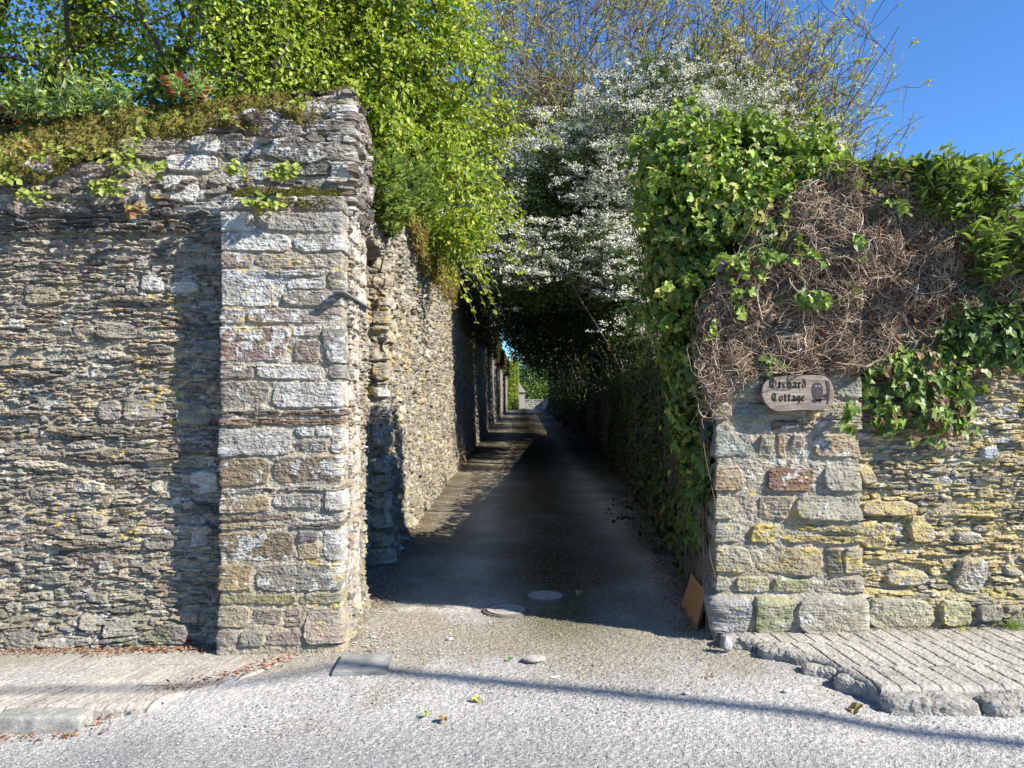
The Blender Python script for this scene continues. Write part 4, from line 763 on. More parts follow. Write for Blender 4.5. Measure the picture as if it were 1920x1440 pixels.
# leafy herbs: upright stems with lance-shaped leaves
def herb(name, label, cat, x, y, z, wx, wy, nst, h, ls, cols, seed, tmpl=HERB, lean=(0, -.15), group=None, per=16, zf=None, stem=(.16, .2, .06)):
    rng = np.random.default_rng(seed); root = thing(name, label, cat, group)
    B = np.stack([x + wx * rng.uniform(-1, 1, nst), y + wy * rng.uniform(-1, 1, nst), np.full(nst, z)], 1)
    if zf is not None: B[:, 2] = zf(B[:, 0])
    K = 8; t = np.linspace(0, 1, K)[None, :, None]; D = np.stack([rng.normal(size=nst) * .35 + lean[0], rng.normal(size=nst) * .3 + lean[1], np.ones(nst)], 1) * (h * rng.uniform(.5, 1.1, nst))[:, None]
    G = B[:, None] + D[:, None] * t + rng.normal(size=(nst, 1, 3)) * .04 * t ** 2
    V, Q = tubes(G, .0028, 4); Bag().add(V, Q, np.array(stem)).build('stems', M_LEAF, root)
    per = per; M = nst * per; s_ = rng.integers(nst, size=M); u = rng.random(M) ** .7; P = B[s_] + D[s_] * u[:, None]; a = rng.random(M) * 6.28
    out = np.stack([np.cos(a), np.sin(a), .45 + .5 * u], 1); N = np.stack([-.5 * np.cos(a), -.5 * np.sin(a), np.ones(M)], 1) + rng.normal(size=(M, 3)) * .6; out = out + rng.normal(size=(M, 3)) * .4
    b = Bag(); leaf(b, P, N, out, ls * rng.uniform(.6, 1.2, M), tmpl, rcol(rng, M, cols)); b.build('leaves', M_LEAF, root); return root
VAL = [(.17, .245, .06), (.12, .18, .045), (.24, .31, .09)]
c = at(1795, 400, 4.85); herb('leafy_herb', 'bushy bright green herb on top of the right wall against the sky', 'plant', c[0], 4.88, c[2] - .06, .28, .12, 130, .36, .10, VAL, 141, per=20)
c = at(1880, 560, 4.85); herb('leafy_herb', 'lance-leaved green herb spilling down the wall at the right edge of the picture', 'plant', c[0] + .05, 4.82, c[2] + .05, .26, .06, 70, .40, .11, VAL, 142, per=18, lean=(0, -.3))
c = at(1640, 335, 4.85); herb('leafy_herb', 'low leafy growth on the wall top between the ivy mass and the bright herb', 'plant', c[0], 4.9, c[2] - .08, .34, .10, 130, .17, .07, VAL + [(.3, .24, .12)], 143, per=9, tmpl=OVAL)
def tuft(label, x, y, z, n, h, spread, cols, seed, name='grass_tuft', wide=.0018, bend=.5, par=None):
    rng = np.random.default_rng(seed); B = np.stack([x + rng.normal(size=n) * spread, y + rng.normal(size=n) * spread, np.full(n, z)], 1); K = 6
    t = np.linspace(0, 1, K)[None, :, None]; D = np.stack([rng.normal(size=n) * .3, rng.normal(size=n) * .3, np.ones(n)], 1) * (h * rng.uniform(.5, 1.1, n))[:, None]
    G = B[:, None] + D[:, None] * t + np.stack([rng.normal(size=n), rng.normal(size=n), -np.ones(n) * .3], 1)[:, None] * bend * h * .5 * t ** 2.2
    V, Q = tubes(G, wide * np.linspace(1, .2, K)[None].repeat(n, 0), 3); Bag().add(V, Q, np.repeat(rcol(rng, n, cols), K * 3, axis=0)).build(name, M_LEAF, par, label=label, cat='grass')
c = at(1895, 400, 5.0); tuft('tall thin grass standing on the right wall top against the sky', c[0], 5.0, c[2], 90, .42, .06, [(.22, .24, .10), (.3, .24, .14), (.15, .2, .05)], 151)
c = at(1900, 1176, 4.86); tuft('small green grass tuft at the foot of the right wall', c[0], 4.86, .1, 120, .06, .03, [(.18, .3, .04), (.25, .36, .06)], 152, bend=1)
# ============================================================ LEFT WALL TOP: moss, stonecrop, herbs
def zface(x): return np.interp(x, [-9, -3.3, -2.2, -1.2, -1.0], [3.0, 3.02, 3.28, 3.50, 3.53])
xs = np.concatenate([np.arange(-9, -3.5, .05), np.arange(-3.5, -1.075, .010)]); ts = np.linspace(0, 1, 64)
X, T = np.meshgrid(xs, ts, indexing='ij')
lipn = .10 * (fbm(X * 2.6, X * 0, 3, 160) - .5) * 2 * sm(-1.1, -1.6, X) - .05 - .07 * sm(-1.8, -1.3, X) * fbm(X * 6, X * 0, 2, 7)
n1 = fbm(X * 5, T * 5, 4, 161); n2 = fbm(X * 24, T * 18, 3, 162)
low = zface(X) - .04 + lipn; zt = np.interp(X, [-9, -3.3, -2.2, -1.2], [3.36, 3.43, 3.56, 3.63])
Yc = 4.945 + .0 * X + T ** 1.5 * .75; Zc = low + (zt - low) * np.sin(np.clip(T / .62, 0, 1) * np.pi / 2) - .35 * np.clip(T - .62, 0, 1)
nn = (n1 - .5) * .17 + (n2 - .5) * .06; Yc = Yc - nn * .9 - .02 * sm(.0, .12, T) * sm(.5, .1, T); Zc = Zc + nn * .6
mc = np.array([.12, .10, .028]) * (.55 + .9 * fbm(X * 9, T * 8, 3, 163))[..., None]; g_ = sm(.45, .65, fbm(X * 3, T * 3, 3, 164))[..., None]; mc = mc * (1 - g_) + np.array([.15, .17, .035]) * g_
ii = np.arange(X.size).reshape(X.shape); Q = np.stack([ii[:-1, :-1], ii[1:, :-1], ii[1:, 1:], ii[:-1, 1:]], -1).reshape(-1, 4)
link('moss', raw_mesh('moss', np.stack([X, Yc, Zc], -1).reshape(-1, 3), Q, mc.reshape(-1, 3), M_MOSS), kind='stuff', label='golden-brown moss cushioning the sloping top of the left wall', cat='moss')
rng = np.random.default_rng(165)
k = rng.integers(X.size, size=34000); k = k[(X.reshape(-1)[k] > -3.6)]; P = np.stack([X, Yc, Zc], -1).reshape(-1, 3)[k] + rng.normal(size=(len(k), 3)) * .008; n = len(P)
b = Bag(); leaf(b, P, rng.normal(size=(n, 3)) + [0, -.6, .5], rng.normal(size=(n, 3)) * .6 + [0, -.5, .7], rng.uniform(.010, .028, n), RHOMB, rcol(rng, n, [(.19, .155, .035), (.10, .09, .022), (.20, .23, .05), (.12, .065, .028), (.26, .31, .08)], [.3, .3, .2, .12, .08]))
b.build('moss_shoots', M_LEAF, kind='stuff', label='fine moss and stonecrop shoots bristling from the moss on the left wall', cat='moss')
# moss ledge on the pillar top
X, T = np.meshgrid(np.linspace(-1.76, -1.12, 80), np.linspace(0, 1, 24), indexing='ij'); nn = fbm(X * 14, T * 4, 3, 170)
Zc = 2.782 + .05 * sm(0, .25, T) * (.1 + 1.3 * nn) + .07 * T - .03 * (1 - T) * sm(.4, .7, nn); Yc = 4.785 - .05 * (nn - .3) + T * .17; Zc = Zc * 1. - .03 * (1 - T) * nn
ii = np.arange(X.size).reshape(X.shape); Q = np.stack([ii[:-1, :-1], ii[1:, :-1], ii[1:, 1:], ii[:-1, 1:]], -1).reshape(-1, 4)
link('moss', raw_mesh('moss', np.stack([X, Yc, Zc], -1).reshape(-1, 3), Q, (np.array([.075, .075, .018]) * (.5 + 1.0 * fbm(X * 30, T * 8, 2, 171))[..., None]).reshape(-1, 3), M_MOSS), kind='stuff', label='dark olive moss lying along the ledge on top of the left pillar', cat='moss')
k_ = rng.integers(X.size, size=2600); P = np.stack([X, Yc, Zc], -1).reshape(-1, 3)[k_] + rng.normal(size=(2600, 3)) * .008
b = Bag(); leaf(b, P, rng.normal(size=(2600, 3)) + [0, -.6, .5], rng.normal(size=(2600, 3)) * .6 + [0, -.5, .7], rng.uniform(.008, .022, 2600), RHOMB, rcol(rng, 2600, [(.10, .10, .025), (.15, .14, .03), (.07, .07, .02)]))
b.build('moss_shoots', M_LEAF, kind='stuff', label='moss shoots bristling on the ledge of the left pillar', cat='moss')
SUC = [(.30, .36, .07), (.22, .29, .05), (.36, .38, .10)]
def pennywort(label, px, py, rx, ry, n, seed, Y=4.9, size=.042, cols=SUC):
    rng = np.random.default_rng(seed); c = at(px, py, Y); n = int(n * 1.7); a = rng.random(n) * 6.28; r = rng.random(n) ** .6
    P = np.stack([c[0] + np.cos(a) * r * rx * Y / F, Y - .02 - .06 * rng.random(n), c[2] + np.sin(a) * r * ry * Y / F], 1)
    b = Bag(); leaf(b, P, rng.normal(size=(n, 3)) * .5 + [.2, -.8, .7], rng.normal(size=(n, 3)), size * rng.uniform(.5, 1.15, n), ROUND, rcol(rng, n, cols)); b.build('wall_pennywort', M_LEAF, label=label, cat='plant', group='pennyworts growing in the left wall')
for k, a in enumerate((('yellow-green pennywort clump at the left end of the dark ledge', 68, 372, 32, 14, 22), ('brightest pennywort clump, fan-shaped, on the dark ledge left of the square pale stone', 207, 354, 34, 16, 34), ('straggling pennywort between the mossy top and the left edge of the picture', 20, 342, 26, 14, 16),
    ('loose pennywort just above the fan-shaped clump, under the mossy top', 232, 305, 42, 26, 36), ('small pennywort tuft hanging from the moss above the long white stone', 262, 270, 20, 22, 14), ('yellowing pennywort against the moss at the far left of the wall', 48, 285, 36, 16, 26), ('pennywort at the left end of the pillar ledge moss', 447, 322, 22, 16, 18),
    ('curled pennywort clump in the middle of the pillar ledge', 540, 328, 34, 16, 34), ('pennywort drooping over the face under the pillar ledge', 500, 382, 42, 14, 30), ('lone pennywort sprig high on the wall above the pillar, left of the corner', 425, 222, 10, 16, 8), ('tiny pennywort tuft hanging from the moss near the corner top', 558, 200, 12, 22, 12),
    ('mixed pennywort and moss left of the long white stone', 300, 318, 22, 12, 12), ('pennywort speckling the moss near the left edge, mid slope', 110, 292, 50, 16, 22), ('reddish pennywort in the crack below the square pale stone', 265, 397, 20, 10, 12))):
    pennywort(*a, 180 + k, Y=4.74 if 430 < a[1] < 640 and a[2] > 300 else 4.86, cols=SUC if 'reddish' not in a[0] and 'yellowing' not in a[0] else [(.3, .16, .09), (.34, .3, .1)])
zt_ = lambda x: np.interp(x, [-9, -3.3, -2.2, -1.2], [3.30, 3.37, 3.50, 3.57])
for k, (px, y, nst, h, lb) in enumerate(((15, 5.0, 26, .22, 'spreading green valerian at the left edge of the wall top'), (62, 5.05, 16, .16, 'low valerian clump beside the spreading one on the wall top'), (118, 5.1, 8, .20, 'thin valerian shoot on the wall top left of the tall bottle-brush shoot'), (158, 5.1, 10, .26, 'bottle-brush shaped valerian shoot on the wall top'),
    (200, 5.1, 6, .20, 'short valerian shoot between the bottle-brush shoot and the tallest one'), (236, 5.1, 7, .27, 'tallest star-leaved valerian shoot left of the red leaves'), (368, 5.0, 7, .16, 'small valerian shoots in front of the red leaves'), (330, 5.0, 6, .12, 'lowest valerian shoots at the left foot of the red leaves'))):
    x = (px - 960) / F * y; herb('valerian_shoot', lb, 'plant', x, y, 0, .03 if k > 1 else .16, .05, max(6, int(nst * .7)), h, .075, [(.30, .40, .16), (.22, .32, .10), (.36, .45, .20)], 190 + k, per=13, tmpl=LANCE, zf=zt_, group='valerian along the left wall top')
RED = [(.36, .07, .07), (.26, .05, .05), (.48, .22, .19)]
for k, (px, w, n, lb) in enumerate(((350, .13, 12, 'bright red-leaved shrub tips showing above the moss of the left wall'), (14, .10, 9, 'dark red-leaved shrub at the left edge above the wall'))):
    x = (px - 960) / F * 5.25; herb('red_leaved_shrub', lb, 'shrub', x, 5.2, 3.57 if k == 0 else 3.42, w, .05, n, .13, .075, RED if k == 0 else [(.16, .03, .03), (.22, .05, .05)], 210 + k, tmpl=OVAL, per=14, stem=(.2, .06, .05))
# growth along the top of the lane wall
for k, (x, y, z, wx, wy, nst, h, lb) in enumerate(((-1.10, 6.0, 3.12, .08, .22, 60, .26, 'bright green bush of leafy stems sprouting from the lane wall face below its top'), (-1.12, 6.75, 3.0, .08, .32, 90, .34, 'larger green bush hanging on the lane wall just beyond the first'), (-1.15, 8.6, 3.7, .12, .7, 90, .40, 'green leafy growth on the lane wall top under the lime-yellow tree'))):
    herb('leafy_herb', lb, 'plant', x, y, z, wx, wy, nst, h, .085, [(.19, .27, .06), (.14, .21, .045), (.26, .32, .09)], 220 + k, per=16, lean=(.35, -.1))
n = 14000; rng = np.random.default_rng(230); Y = 5.2 + 12 * rng.random(n) ** 1.2; tp = np.interp(Y, [5.3, 7.3, 9, 12, 16], [3.50, 3.55, 3.60, 3.88, 4.18]); hang = (.5 + .7 * sm(8, 14, Y)) * fbm(Y * 1.6, Y * 0, 3, 231)
z = tp + .15 - rng.random(n) * (hang + .15); X = -1.13 - .03 + .09 * rng.random(n) - .2 * sm(-.05, .2, z - tp)
b = Bag(); leaf(b, np.stack([X, Y, z], 1), rng.normal(size=(n, 3)) + [.8, -.3, .4], rng.normal(size=(n, 3)) + [.2, 0, -.5], rng.uniform(.03, .07, n), OVAL, rcol(rng, n, [(.20, .10, .045), (.26, .25, .05), (.15, .13, .04), (.22, .28, .05)], [.35, .3, .2, .15]))
b.build('creeper', M_LEAF, label='rusty and yellow-green creeper trailing over the edge of the lane wall', cat='plant')
n = 7000; Y = 17 + 70 * rng.random(n) ** 1.5; tp = np.interp(Y, [16, 43, 80], [4.2, 4.75, 4.8]); z = tp + .2 - 1.3 * rng.random(n) ** 1.5; xw = np.interp(Y, [17, 30, 50, 82], [-1.21, -1.2, -1.02, -.62])
b = Bag(); leaf(b, np.stack([xw + .05 + .3 * rng.random(n), Y, z], 1), rng.normal(size=(n, 3)) + [.8, -.3, .4], rng.normal(size=(n, 3)) + [.2, 0, -.5], .05 + .002 * Y, RHOMB, rcol(rng, n, [(.10, .055, .025), (.06, .08, .02), (.05, .07, .02)]))
b.build('creeper', M_DRY, label='dark creeper along the top of the shaded far part of the lane wall', cat='plant')
# ============================================================ SMALL THINGS
# house sign: slice of a log with engraved lettering and an owl on a branch
sg = thing('house_sign', 'weathered oval wooden sign reading Orchard Cottage with an owl, on the right pillar', 'sign')
YS = 4.765
OUT = [(1427, 737), (1430, 722), (1440, 710), (1455, 707), (1480, 704), (1515, 703), (1542, 704), (1555, 712), (1562, 724), (1565, 742), (1562, 753), (1548, 766), (1530, 770), (1505, 769), (1480, 771), (1455, 771), (1440, 763), (1431, 750)]
def outline(pts, Y, n=6):
    P = np.array([at(px, py, Y) for px, py in pts])[:, 0::2]; o = []; m_ = len(P)
    for i in range(m_):
        a, b_, c, d = P[i - 1], P[i], P[(i + 1) % m_], P[(i + 2) % m_]
        for t in np.arange(n) / n:
            o.append(.5 * (2 * b_ + (c - a) * t + (2 * a - 5 * b_ + 4 * c - d) * t ** 2 + (3 * b_ - a - 3 * c + d) * t ** 3))
    return np.array(o)
O = outline(OUT, YS); cen = O.mean(0); n = len(O); b = Bag(); rings = [(q_, YS) for q_ in np.linspace(0, .95, 22)] + [(.965, YS), (.985, YS + .003), (1.0, YS + .010), (1.01, YS + .03), (.98, YS + .045)]
Vv = []; Cc_ = []
for s_, y in rings:
    q = cen + (O - cen) * s_; Vv.append(np.stack([q[:, 0], np.full(n, y) + .002 * (fbm(q[:, 0] * 12, q[:, 1] * 160, 2, 7) - .5), q[:, 1]], 1))
    g = fbm(q[:, 0] * 9, q[:, 1] * 150, 3, 8)[:, None]; base_ = np.array([.225, .185, .155]) if y < YS + .006 else np.array([.13, .08, .06]); Cc_.append(base_ * (.35 + 1.3 * g) * (1 + .5 * (fbm(q[:, 0] * 12, q[:, 1] * 14, 2, 9)[:, None] - .5)))
Q = []
for r_ in range(len(rings) - 1):
    for i in range(n): Q.append((r_ * n + i, r_ * n + (i + 1) % n, (r_ + 1) * n + (i + 1) % n, (r_ + 1) * n + i))
b.add(np.concatenate(Vv), np.array(Q), np.concatenate(Cc_)); b.build('board', M_WOOD, sg)
# blackletter, drawn with a slanted nib: each stroke is a chain of points in a cell 0..1 wide, 0..1 x-height
GL = {
 'O': (1.15, [[(.5, 1.48), (.1, 1.15), (.08, .45), (.5, .0), (.98, .4), (1.0, 1.1), (.5, 1.48)], [(.5, 1.3), (.5, .2)]]),
 'C': (1.0, [[(.95, 1.45), (.6, 1.32), (.3, 1.5), (.1, 1.0), (.14, .4), (.5, .0), (.92, .25)], [(.52, 1.3), (.52, .2)]]),
 'r': (.55, [[(.05, .88), (.2, 1.0), (.25, .85), (.25, .15), (.15, .08), (.3, .0), (.42, .12)], [(.28, .8), (.48, 1.0), (.58, .85)]]),
 'c': (.55, [[(.55, .9), (.38, 1.0), (.15, .8), (.15, .2), (.32, .0), (.55, .15)]]),
 'h': (.68, [[(.12, 1.5), (.18, 1.4), (.18, .1), (.3, 0)], [(.2, .8), (.42, 1.0), (.56, .8), (.58, .1), (.42, -.35)]]),
 'a': (.62, [[(.12, .9), (.3, 1.0), (.5, .85), (.5, .1), (.62, .0)], [(.48, .55), (.2, .45), (.12, .2), (.26, .0), (.48, .15)]]),
 'd': (.62, [[(.2, 1.5), (.48, 1.1), (.55, .7), (.5, .2), (.3, .0), (.12, .2), (.12, .75), (.3, .95), (.5, .8)]]),
 'o': (.6, [[(.32, 1.0), (.12, .8), (.12, .2), (.3, .0), (.52, .2), (.52, .8), (.32, 1.0)]]),
 't': (.45, [[(.22, 1.3), (.2, .2), (.32, .0), (.45, .12)], [(.05, .95), (.42, .95)]]),
 'g': (.62, [[(.5, .95), (.3, 1.0), (.12, .8), (.12, .25), (.3, .05), (.5, .2)], [(.5, 1.0), (.52, .0), (.42, -.35), (.15, -.3)]]),
 'e': (.55, [[(.18, .5), (.48, .72), (.32, 1.0), (.12, .8), (.12, .2), (.32, .0), (.52, .15)]])}
def lettering(word, x0, z0, width, xh, bag, y):
    tot = sum(GL[c][0] for c in word) + .12 * (len(word) - 1); k = width / tot; x = x0
    for ch in word:
        w, strokes = GL[ch]
        for st in strokes:
            P = np.array(st); P = np.stack([x + P[:, 0] * k, z0 + P[:, 1] * xh], 1); nib = np.array([.75, .55]) * k * .105
            for i in range(len(P) - 1):
                a_, b_ = P[i], P[i + 1]; e = nrm((b_ - a_)[None])[0] * k * .03; a_ = a_ - e; b_ = b_ + e; th = np.array([-e[1], e[0]]) * .9
                q = np.array([a_ - nib - th, a_ + nib + th, b_ + nib + th, b_ - nib - th])
                V = np.concatenate([np.stack([q[:, 0], np.full(4, y), q[:, 1]], 1), np.stack([q[:, 0], np.full(4, y + .004), q[:, 1]], 1)])
                bag.add(V, np.array([[0, 1, 2, 3], [0, 4, 5, 1], [1, 5, 6, 2], [2, 6, 7, 3], [3, 7, 4, 0]]), (.018, .015, .014))
        x += (w + .12) * k
A = at(1443, 727, YS); B_ = at(1511, 727, YS); b = Bag(); lettering('Orchard', A[0], A[2], B_[0] - A[0], .034, b, YS - .0025)
A = at(1447, 752, YS); B_ = at(1509, 752, YS); lettering('Cottage', A[0], A[2], B_[0] - A[0], .033, b, YS - .0025); b.build('lettering', M_WOOD, sg)
def flatpoly(bag, pts, col, y=YS - .003):
    P = np.array([at(px, py, YS) for px, py in pts]); P[:, 1] = y; c = P.mean(0, keepdims=True); n = len(P); V = np.concatenate([c, P, P + [0, .005, 0]])
    bag.add(V, np.array([[0, 1 + i, 1 + (i + 1) % n] for i in range(n)]), col); bag.add(V, np.array([[1 + i, 1 + n + i, 1 + n + (i + 1) % n, 1 + (i + 1) % n] for i in range(n)]), col)
b = Bag(); flatpoly(b, [(1529, 717), (1534, 717), (1539, 719), (1542, 725), (1543, 735), (1542, 744), (1539, 750), (1534, 753), (1529, 751), (1525, 744), (1523, 735), (1523, 725), (1525, 719)], (.055, .045, .045)); ow = b.build('owl_carving', M_WOOD, sg)
b = Bag()
for (x0, y0) in ((1529.5, 724), (1536, 724)): flatpoly(b, [(x0 + 2.2 * math.cos(a), y0 + 2.2 * math.sin(a)) for a in np.arange(8) / 8 * 6.28], (.26, .22, .2), YS - .0045)
for kx in range(3):
    for ky in range(5): x0, y0 = 1529 + 3.4 * kx, 731 + 3.6 * ky; flatpoly(b, [(x0, y0), (x0 + 1.4, y0 + .4), (x0 + 1, y0 + 2.2)], (.22, .18, .165), YS - .0045)
b.build('feather_marks', M_WOOD, ow)
b = Bag(); flatpoly(b, [(1548, 713), (1554, 715), (1556, 724), (1556, 745), (1553, 757), (1550, 757), (1552, 742), (1551, 726)], (.08, .05, .045)); flatpoly(b, [(1522, 750), (1535, 748.5), (1552, 747), (1552, 749), (1536, 751), (1524, 752.5)], (.03, .025, .025))
flatpoly(b, [(1543, 744), (1546, 738), (1548, 742), (1551, 736), (1550, 746)], (.03, .025, .025)); flatpoly(b, [(1526, 752), (1530, 753), (1528, 756)], (.03, .025, .025)); flatpoly(b, [(1534, 751), (1541, 750), (1538, 755)], (.03, .025, .025)); b.build('branch_carving', M_WOOD, sg)
b = Bag(); c = at(1530, 777, 4.79); 
rough_block('ledge_stone', c[0], 4.83, c[2] - .02, .055, .09, .05, .2, 311, (.38, .28, .16), 'small ochre stone jutting from the pillar under the house sign', 'stone', rough=.02, n=16)
# iron strap on the left pillar
def strap(P, w, t, name, label, cat, col, parent=None, mat=M_IRON):
    b = Bag(); box(b, *P, col); return b.build(name, mat, parent, label=label, cat=cat)
strap((-1.105, -1.03, 4.69, 5.62, 2.197, 2.207), 0, 0, 'iron_strap', 'flat grey iron strap jutting from the corner of the left pillar', 'bracket', (.19, .195, .205))
hn = thing('gate_hinge', 'dark rusted iron gate hinge plate on the lane side of the right pillar', 'hinge')
b = Bag(); box(b, 1.225, 1.275, 4.98, 5.0, 1.27, 1.50, (.06, .05, .05)); b.build('plate', M_IRON, hn)
b = Bag(); box(b, 1.275, 1.36, 4.97, 5.01, 1.44, 1.465, (.07, .055, .05)); b.build('strap', M_IRON, hn)
b = Bag(); box(b, 1.275, 1.36, 4.97, 5.01, 1.30, 1.325, (.07, .055, .05)); b.build('strap', M_IRON, hn)
# board leaning at the foot of the right pillar
Bq = np.array([[1.215, 5.10, .02], [1.275, 5.08, .27], [1.315, 5.66, .26], [1.245, 5.70, .01]]); nb = np.array([.018, 0, -.004])
b = Bag(); U_, V_ = np.meshgrid(np.linspace(0, 1, 14), np.linspace(0, 1, 30), indexing='ij')
Pf = Bq[0] * (1 - U_)[..., None] * (1 - V_)[..., None] + Bq[1] * U_[..., None] * (1 - V_)[..., None] + Bq[2] * (U_ * V_)[..., None] + Bq[3] * ((1 - U_) * V_)[..., None]
ii = np.arange(U_.size).reshape(U_.shape); Q = np.stack([ii[:-1, :-1], ii[1:, :-1], ii[1:, 1:], ii[:-1, 1:]], -1).reshape(-1, 4); wc = np.array([.40, .20, .08]) * (.75 + .5 * fbm(U_ * 30, V_ * 2, 3, 320))[..., None]
b.add(Pf.reshape(-1, 3), Q, wc.reshape(-1, 3)); b.add(Pf.reshape(-1, 3) + nb, Q[:, ::-1], wc.reshape(-1, 3))
V = np.concatenate([Bq, Bq + nb]); b.add(V, np.array([[0, 4, 5, 1], [1, 5, 6, 2], [2, 6, 7, 3], [3, 7, 4, 0]]), (.12, .07, .04)); b.build('wooden_board', M_WOOD, label='orange-brown wooden board leaning in the lane against the foot of the right pillar', cat='board')
# covers in the lane
def cover(cx, cy, r, label, seed):
    root = thing('access_cover', label, 'cover', 'round access covers in the lane'); z0 = float(groad_z_mean(cx, cy))
    nr = 30; th = np.linspace(0, 2 * np.pi, 72, endpoint=False); rr = np.linspace(0.001, 1, nr) * r; Rr, Th = np.meshgrid(rr, th, indexing='ij'); X = cx + Rr * np.cos(Th); Y = cy + Rr * np.sin(Th)
    pat = .0025 * ((np.sin(Rr * 160) > .5) & (Rr > .25 * r) & (Rr < .6 * r)) + .002 * (Rr > .88 * r); Z = z0 + .012 + pat; Z[-1] = z0 - .03
    ii = np.arange(Rr.size).reshape(Rr.shape); Q = np.stack([ii[:-1], ii[1:], np.roll(ii[1:], -1, 1), np.roll(ii[:-1], -1, 1)], -1).reshape(-1, 4)
    c = np.array([.40, .38, .35]) * (.7 + .5 * fbm(X * 25, Y * 25, 3, seed))[..., None] * (1 - .45 * (pat > .001))[..., None]; Bag().add(np.stack([X, Y, Z], -1).reshape(-1, 3), Q, c.reshape(-1, 3)).build('lid', M_PAVE, root)
    r2 = np.array([r + .004, r + .022]); Rr, Th = np.meshgrid(np.array([r + .003, r + .004, r + .02, r + .022]), th, indexing='ij'); Z = np.array([z0 - .02, z0 + .010, z0 + .008, z0 - .02])[:, None] + 0 * Th
    ii = np.arange(Rr.size).reshape(Rr.shape); Q = np.stack([ii[:-1], ii[1:], np.roll(ii[1:], -1, 1), np.roll(ii[:-1], -1, 1)], -1).reshape(-1, 4); Bag().add(np.stack([cx + Rr * np.cos(Th), cy + Rr * np.sin(Th), Z], -1).reshape(-1, 3), Q, (.15, .14, .11)).build('rim', M_PAVE, root)
def groad_z_mean(x, y): return zroad(x, y) + .012 * (fbm(x * 2.5, y * 2.5, 3, 60) - .5) + .004 + .03 * np.exp(-((x - .33 - .012 * y) / .35) ** 2) * sm(5.6, 8, y)
cover(-.04, 5.60, .150, 'nearer left round access cover set in the shaded lane', 330); cover(.255, 5.99, .148, 'farther right round access cover set in the mossy middle of the lane', 331)
def gz(x, y): return float(groad_z_mean(x, y))
# slab and loose stones
b = Bag(); V = []; X, Y = np.meshgrid(np.linspace(-1.025, -.705, 40), np.linspace(4.36, 4.69, 40), indexing='ij'); Z = gz(-.86, 4.5) + .018 + .004 * (fbm(X * 20, Y * 20, 3, 340) - .5)
ed = np.minimum(np.minimum(X + 1.025, -.705 - X), np.minimum(Y - 4.36, 4.69 - Y)); Z = Z - .045 * (ed < .001)
ii = np.arange(X.size).reshape(X.shape); Q = np.stack([ii[:-1, :-1], ii[1:, :-1], ii[1:, 1:], ii[:-1, 1:]], -1).reshape(-1, 4); c = np.array([.30, .30, .285]) * (.45 + 1.0 * fbm(X * 14, Y * 14, 4, 341))[..., None] * (.7 + .3 * sm(0, .03, ed))[..., None]
b.add(np.stack([X + .03 * (Y - 4.5) * -1, Y, Z], -1).reshape(-1, 3), Q, c.reshape(-1, 3)); b.build('concrete_slab', M_PAVE, label='square grey concrete slab lying at the foot of the left pillar', cat='slab')
for (px, py, sx, sy, sz, rot, c, lb, *pw) in ((1001, 1232, .13, .09, .035, .3, (.34, .32, .28), 'flat grey stone lying alone in the middle of the lane mouth'), (1361, 1224, .075, .06, .10, .8, (.34, .34, .34), 'pointed pale stone at the corner of the right pavement', 1.5),
    (1040, 1262, .055, .016, .012, .2, (.55, .52, .46), 'white sliver of stone below the flat grey stone'), (700, 1183, .035, .03, .02, 0, (.4, .37, .33), 'small pale stone beside the left pillar foot'), (845, 1190, .045, .03, .018, .5, (.45, .43, .42), 'small pale stone at the sunlit edge left of the covers'), (1285, 1298, .04, .03, .02, .5, (.42, .41, .40), 'small grey stone on the road in front of the right pillar'),
    (1470, 1298, .04, .03, .02, .1, (.44, .42, .4), 'small grey stone on the road in front of the right kerb')):
    d = F * 1.53 / (py - 745); X = (px - 960) / F * d; rough_block('loose_stone', X, d, gz(X, d) - .004, sx, sy, sz, rot, int(px), c, lb, 'stone', rough=.014, power=pw[0] if pw else 2.2, n=14)
def fallen(px, py, s, col, label, seed, tmpl=IVY, z=None, name='fallen_leaf'):
    rng = np.random.default_rng(seed); zz = 0 if z is None else z; d = F * (1.55 - zz) / (py - 745); X = (px - 960) / F * d; zz = gz(X, d) if z is None else z
    b = Bag(); s = s * .85; tv = tmpl[0] * [1, 1, 3.]; leaf(b, [[X, d, zz + .018]], [[rng.normal() * .3, -.35, 1]], [[math.cos(seed), math.sin(seed), .1]], s, (tv, tmpl[1]), col); b.build(name, M_DRY, label=label, cat='leaf')
for k, a in enumerate(((1085, 1112, .07, (.36, .31, .08), 'yellow fallen leaf right of the round covers'), (890, 1306, .06, (.36, .34, .11), 'yellow-green fallen leaf on the sunlit gravel below the flat stone'), (795, 1337, .045, (.26, .31, .09), 'small green fallen leaf on the gravel left of centre'), (829, 1348, .055, (.30, .19, .09), 'curled brown leaf on the gravel beside the small green leaf'),
    (1608, 1336, .09, (.27, .20, .09), 'large curled brown leaf on the road near the chunky kerb stones'), (1334, 1277, .05, (.5, .38, .2), 'tan leaf on the gravel in front of the right pillar'), (958, 1236, .035, (.08, .2, .03), 'small bright green leaf left of the flat grey stone'), (1238, 1142, .05, (.25, .28, .07), 'dull green leaf in the shade near the wooden board'))):
    fallen(*a, 350 + k)
fallen(357, 1209, .065, (.5, .02, .03), 'bright red fallen leaf at the foot of the left wall beside the pillar', 360, OVAL, -.03)
fallen(1809, 1186, .06, (.5, .46, .08), 'yellow fallen leaf on the right pavement by the wall', 361, OVAL, .10); fallen(415, 1276, .03, (.10, .07, .04), 'small dark leaf on the edge of the left pavement', 362, IVY, -.05)
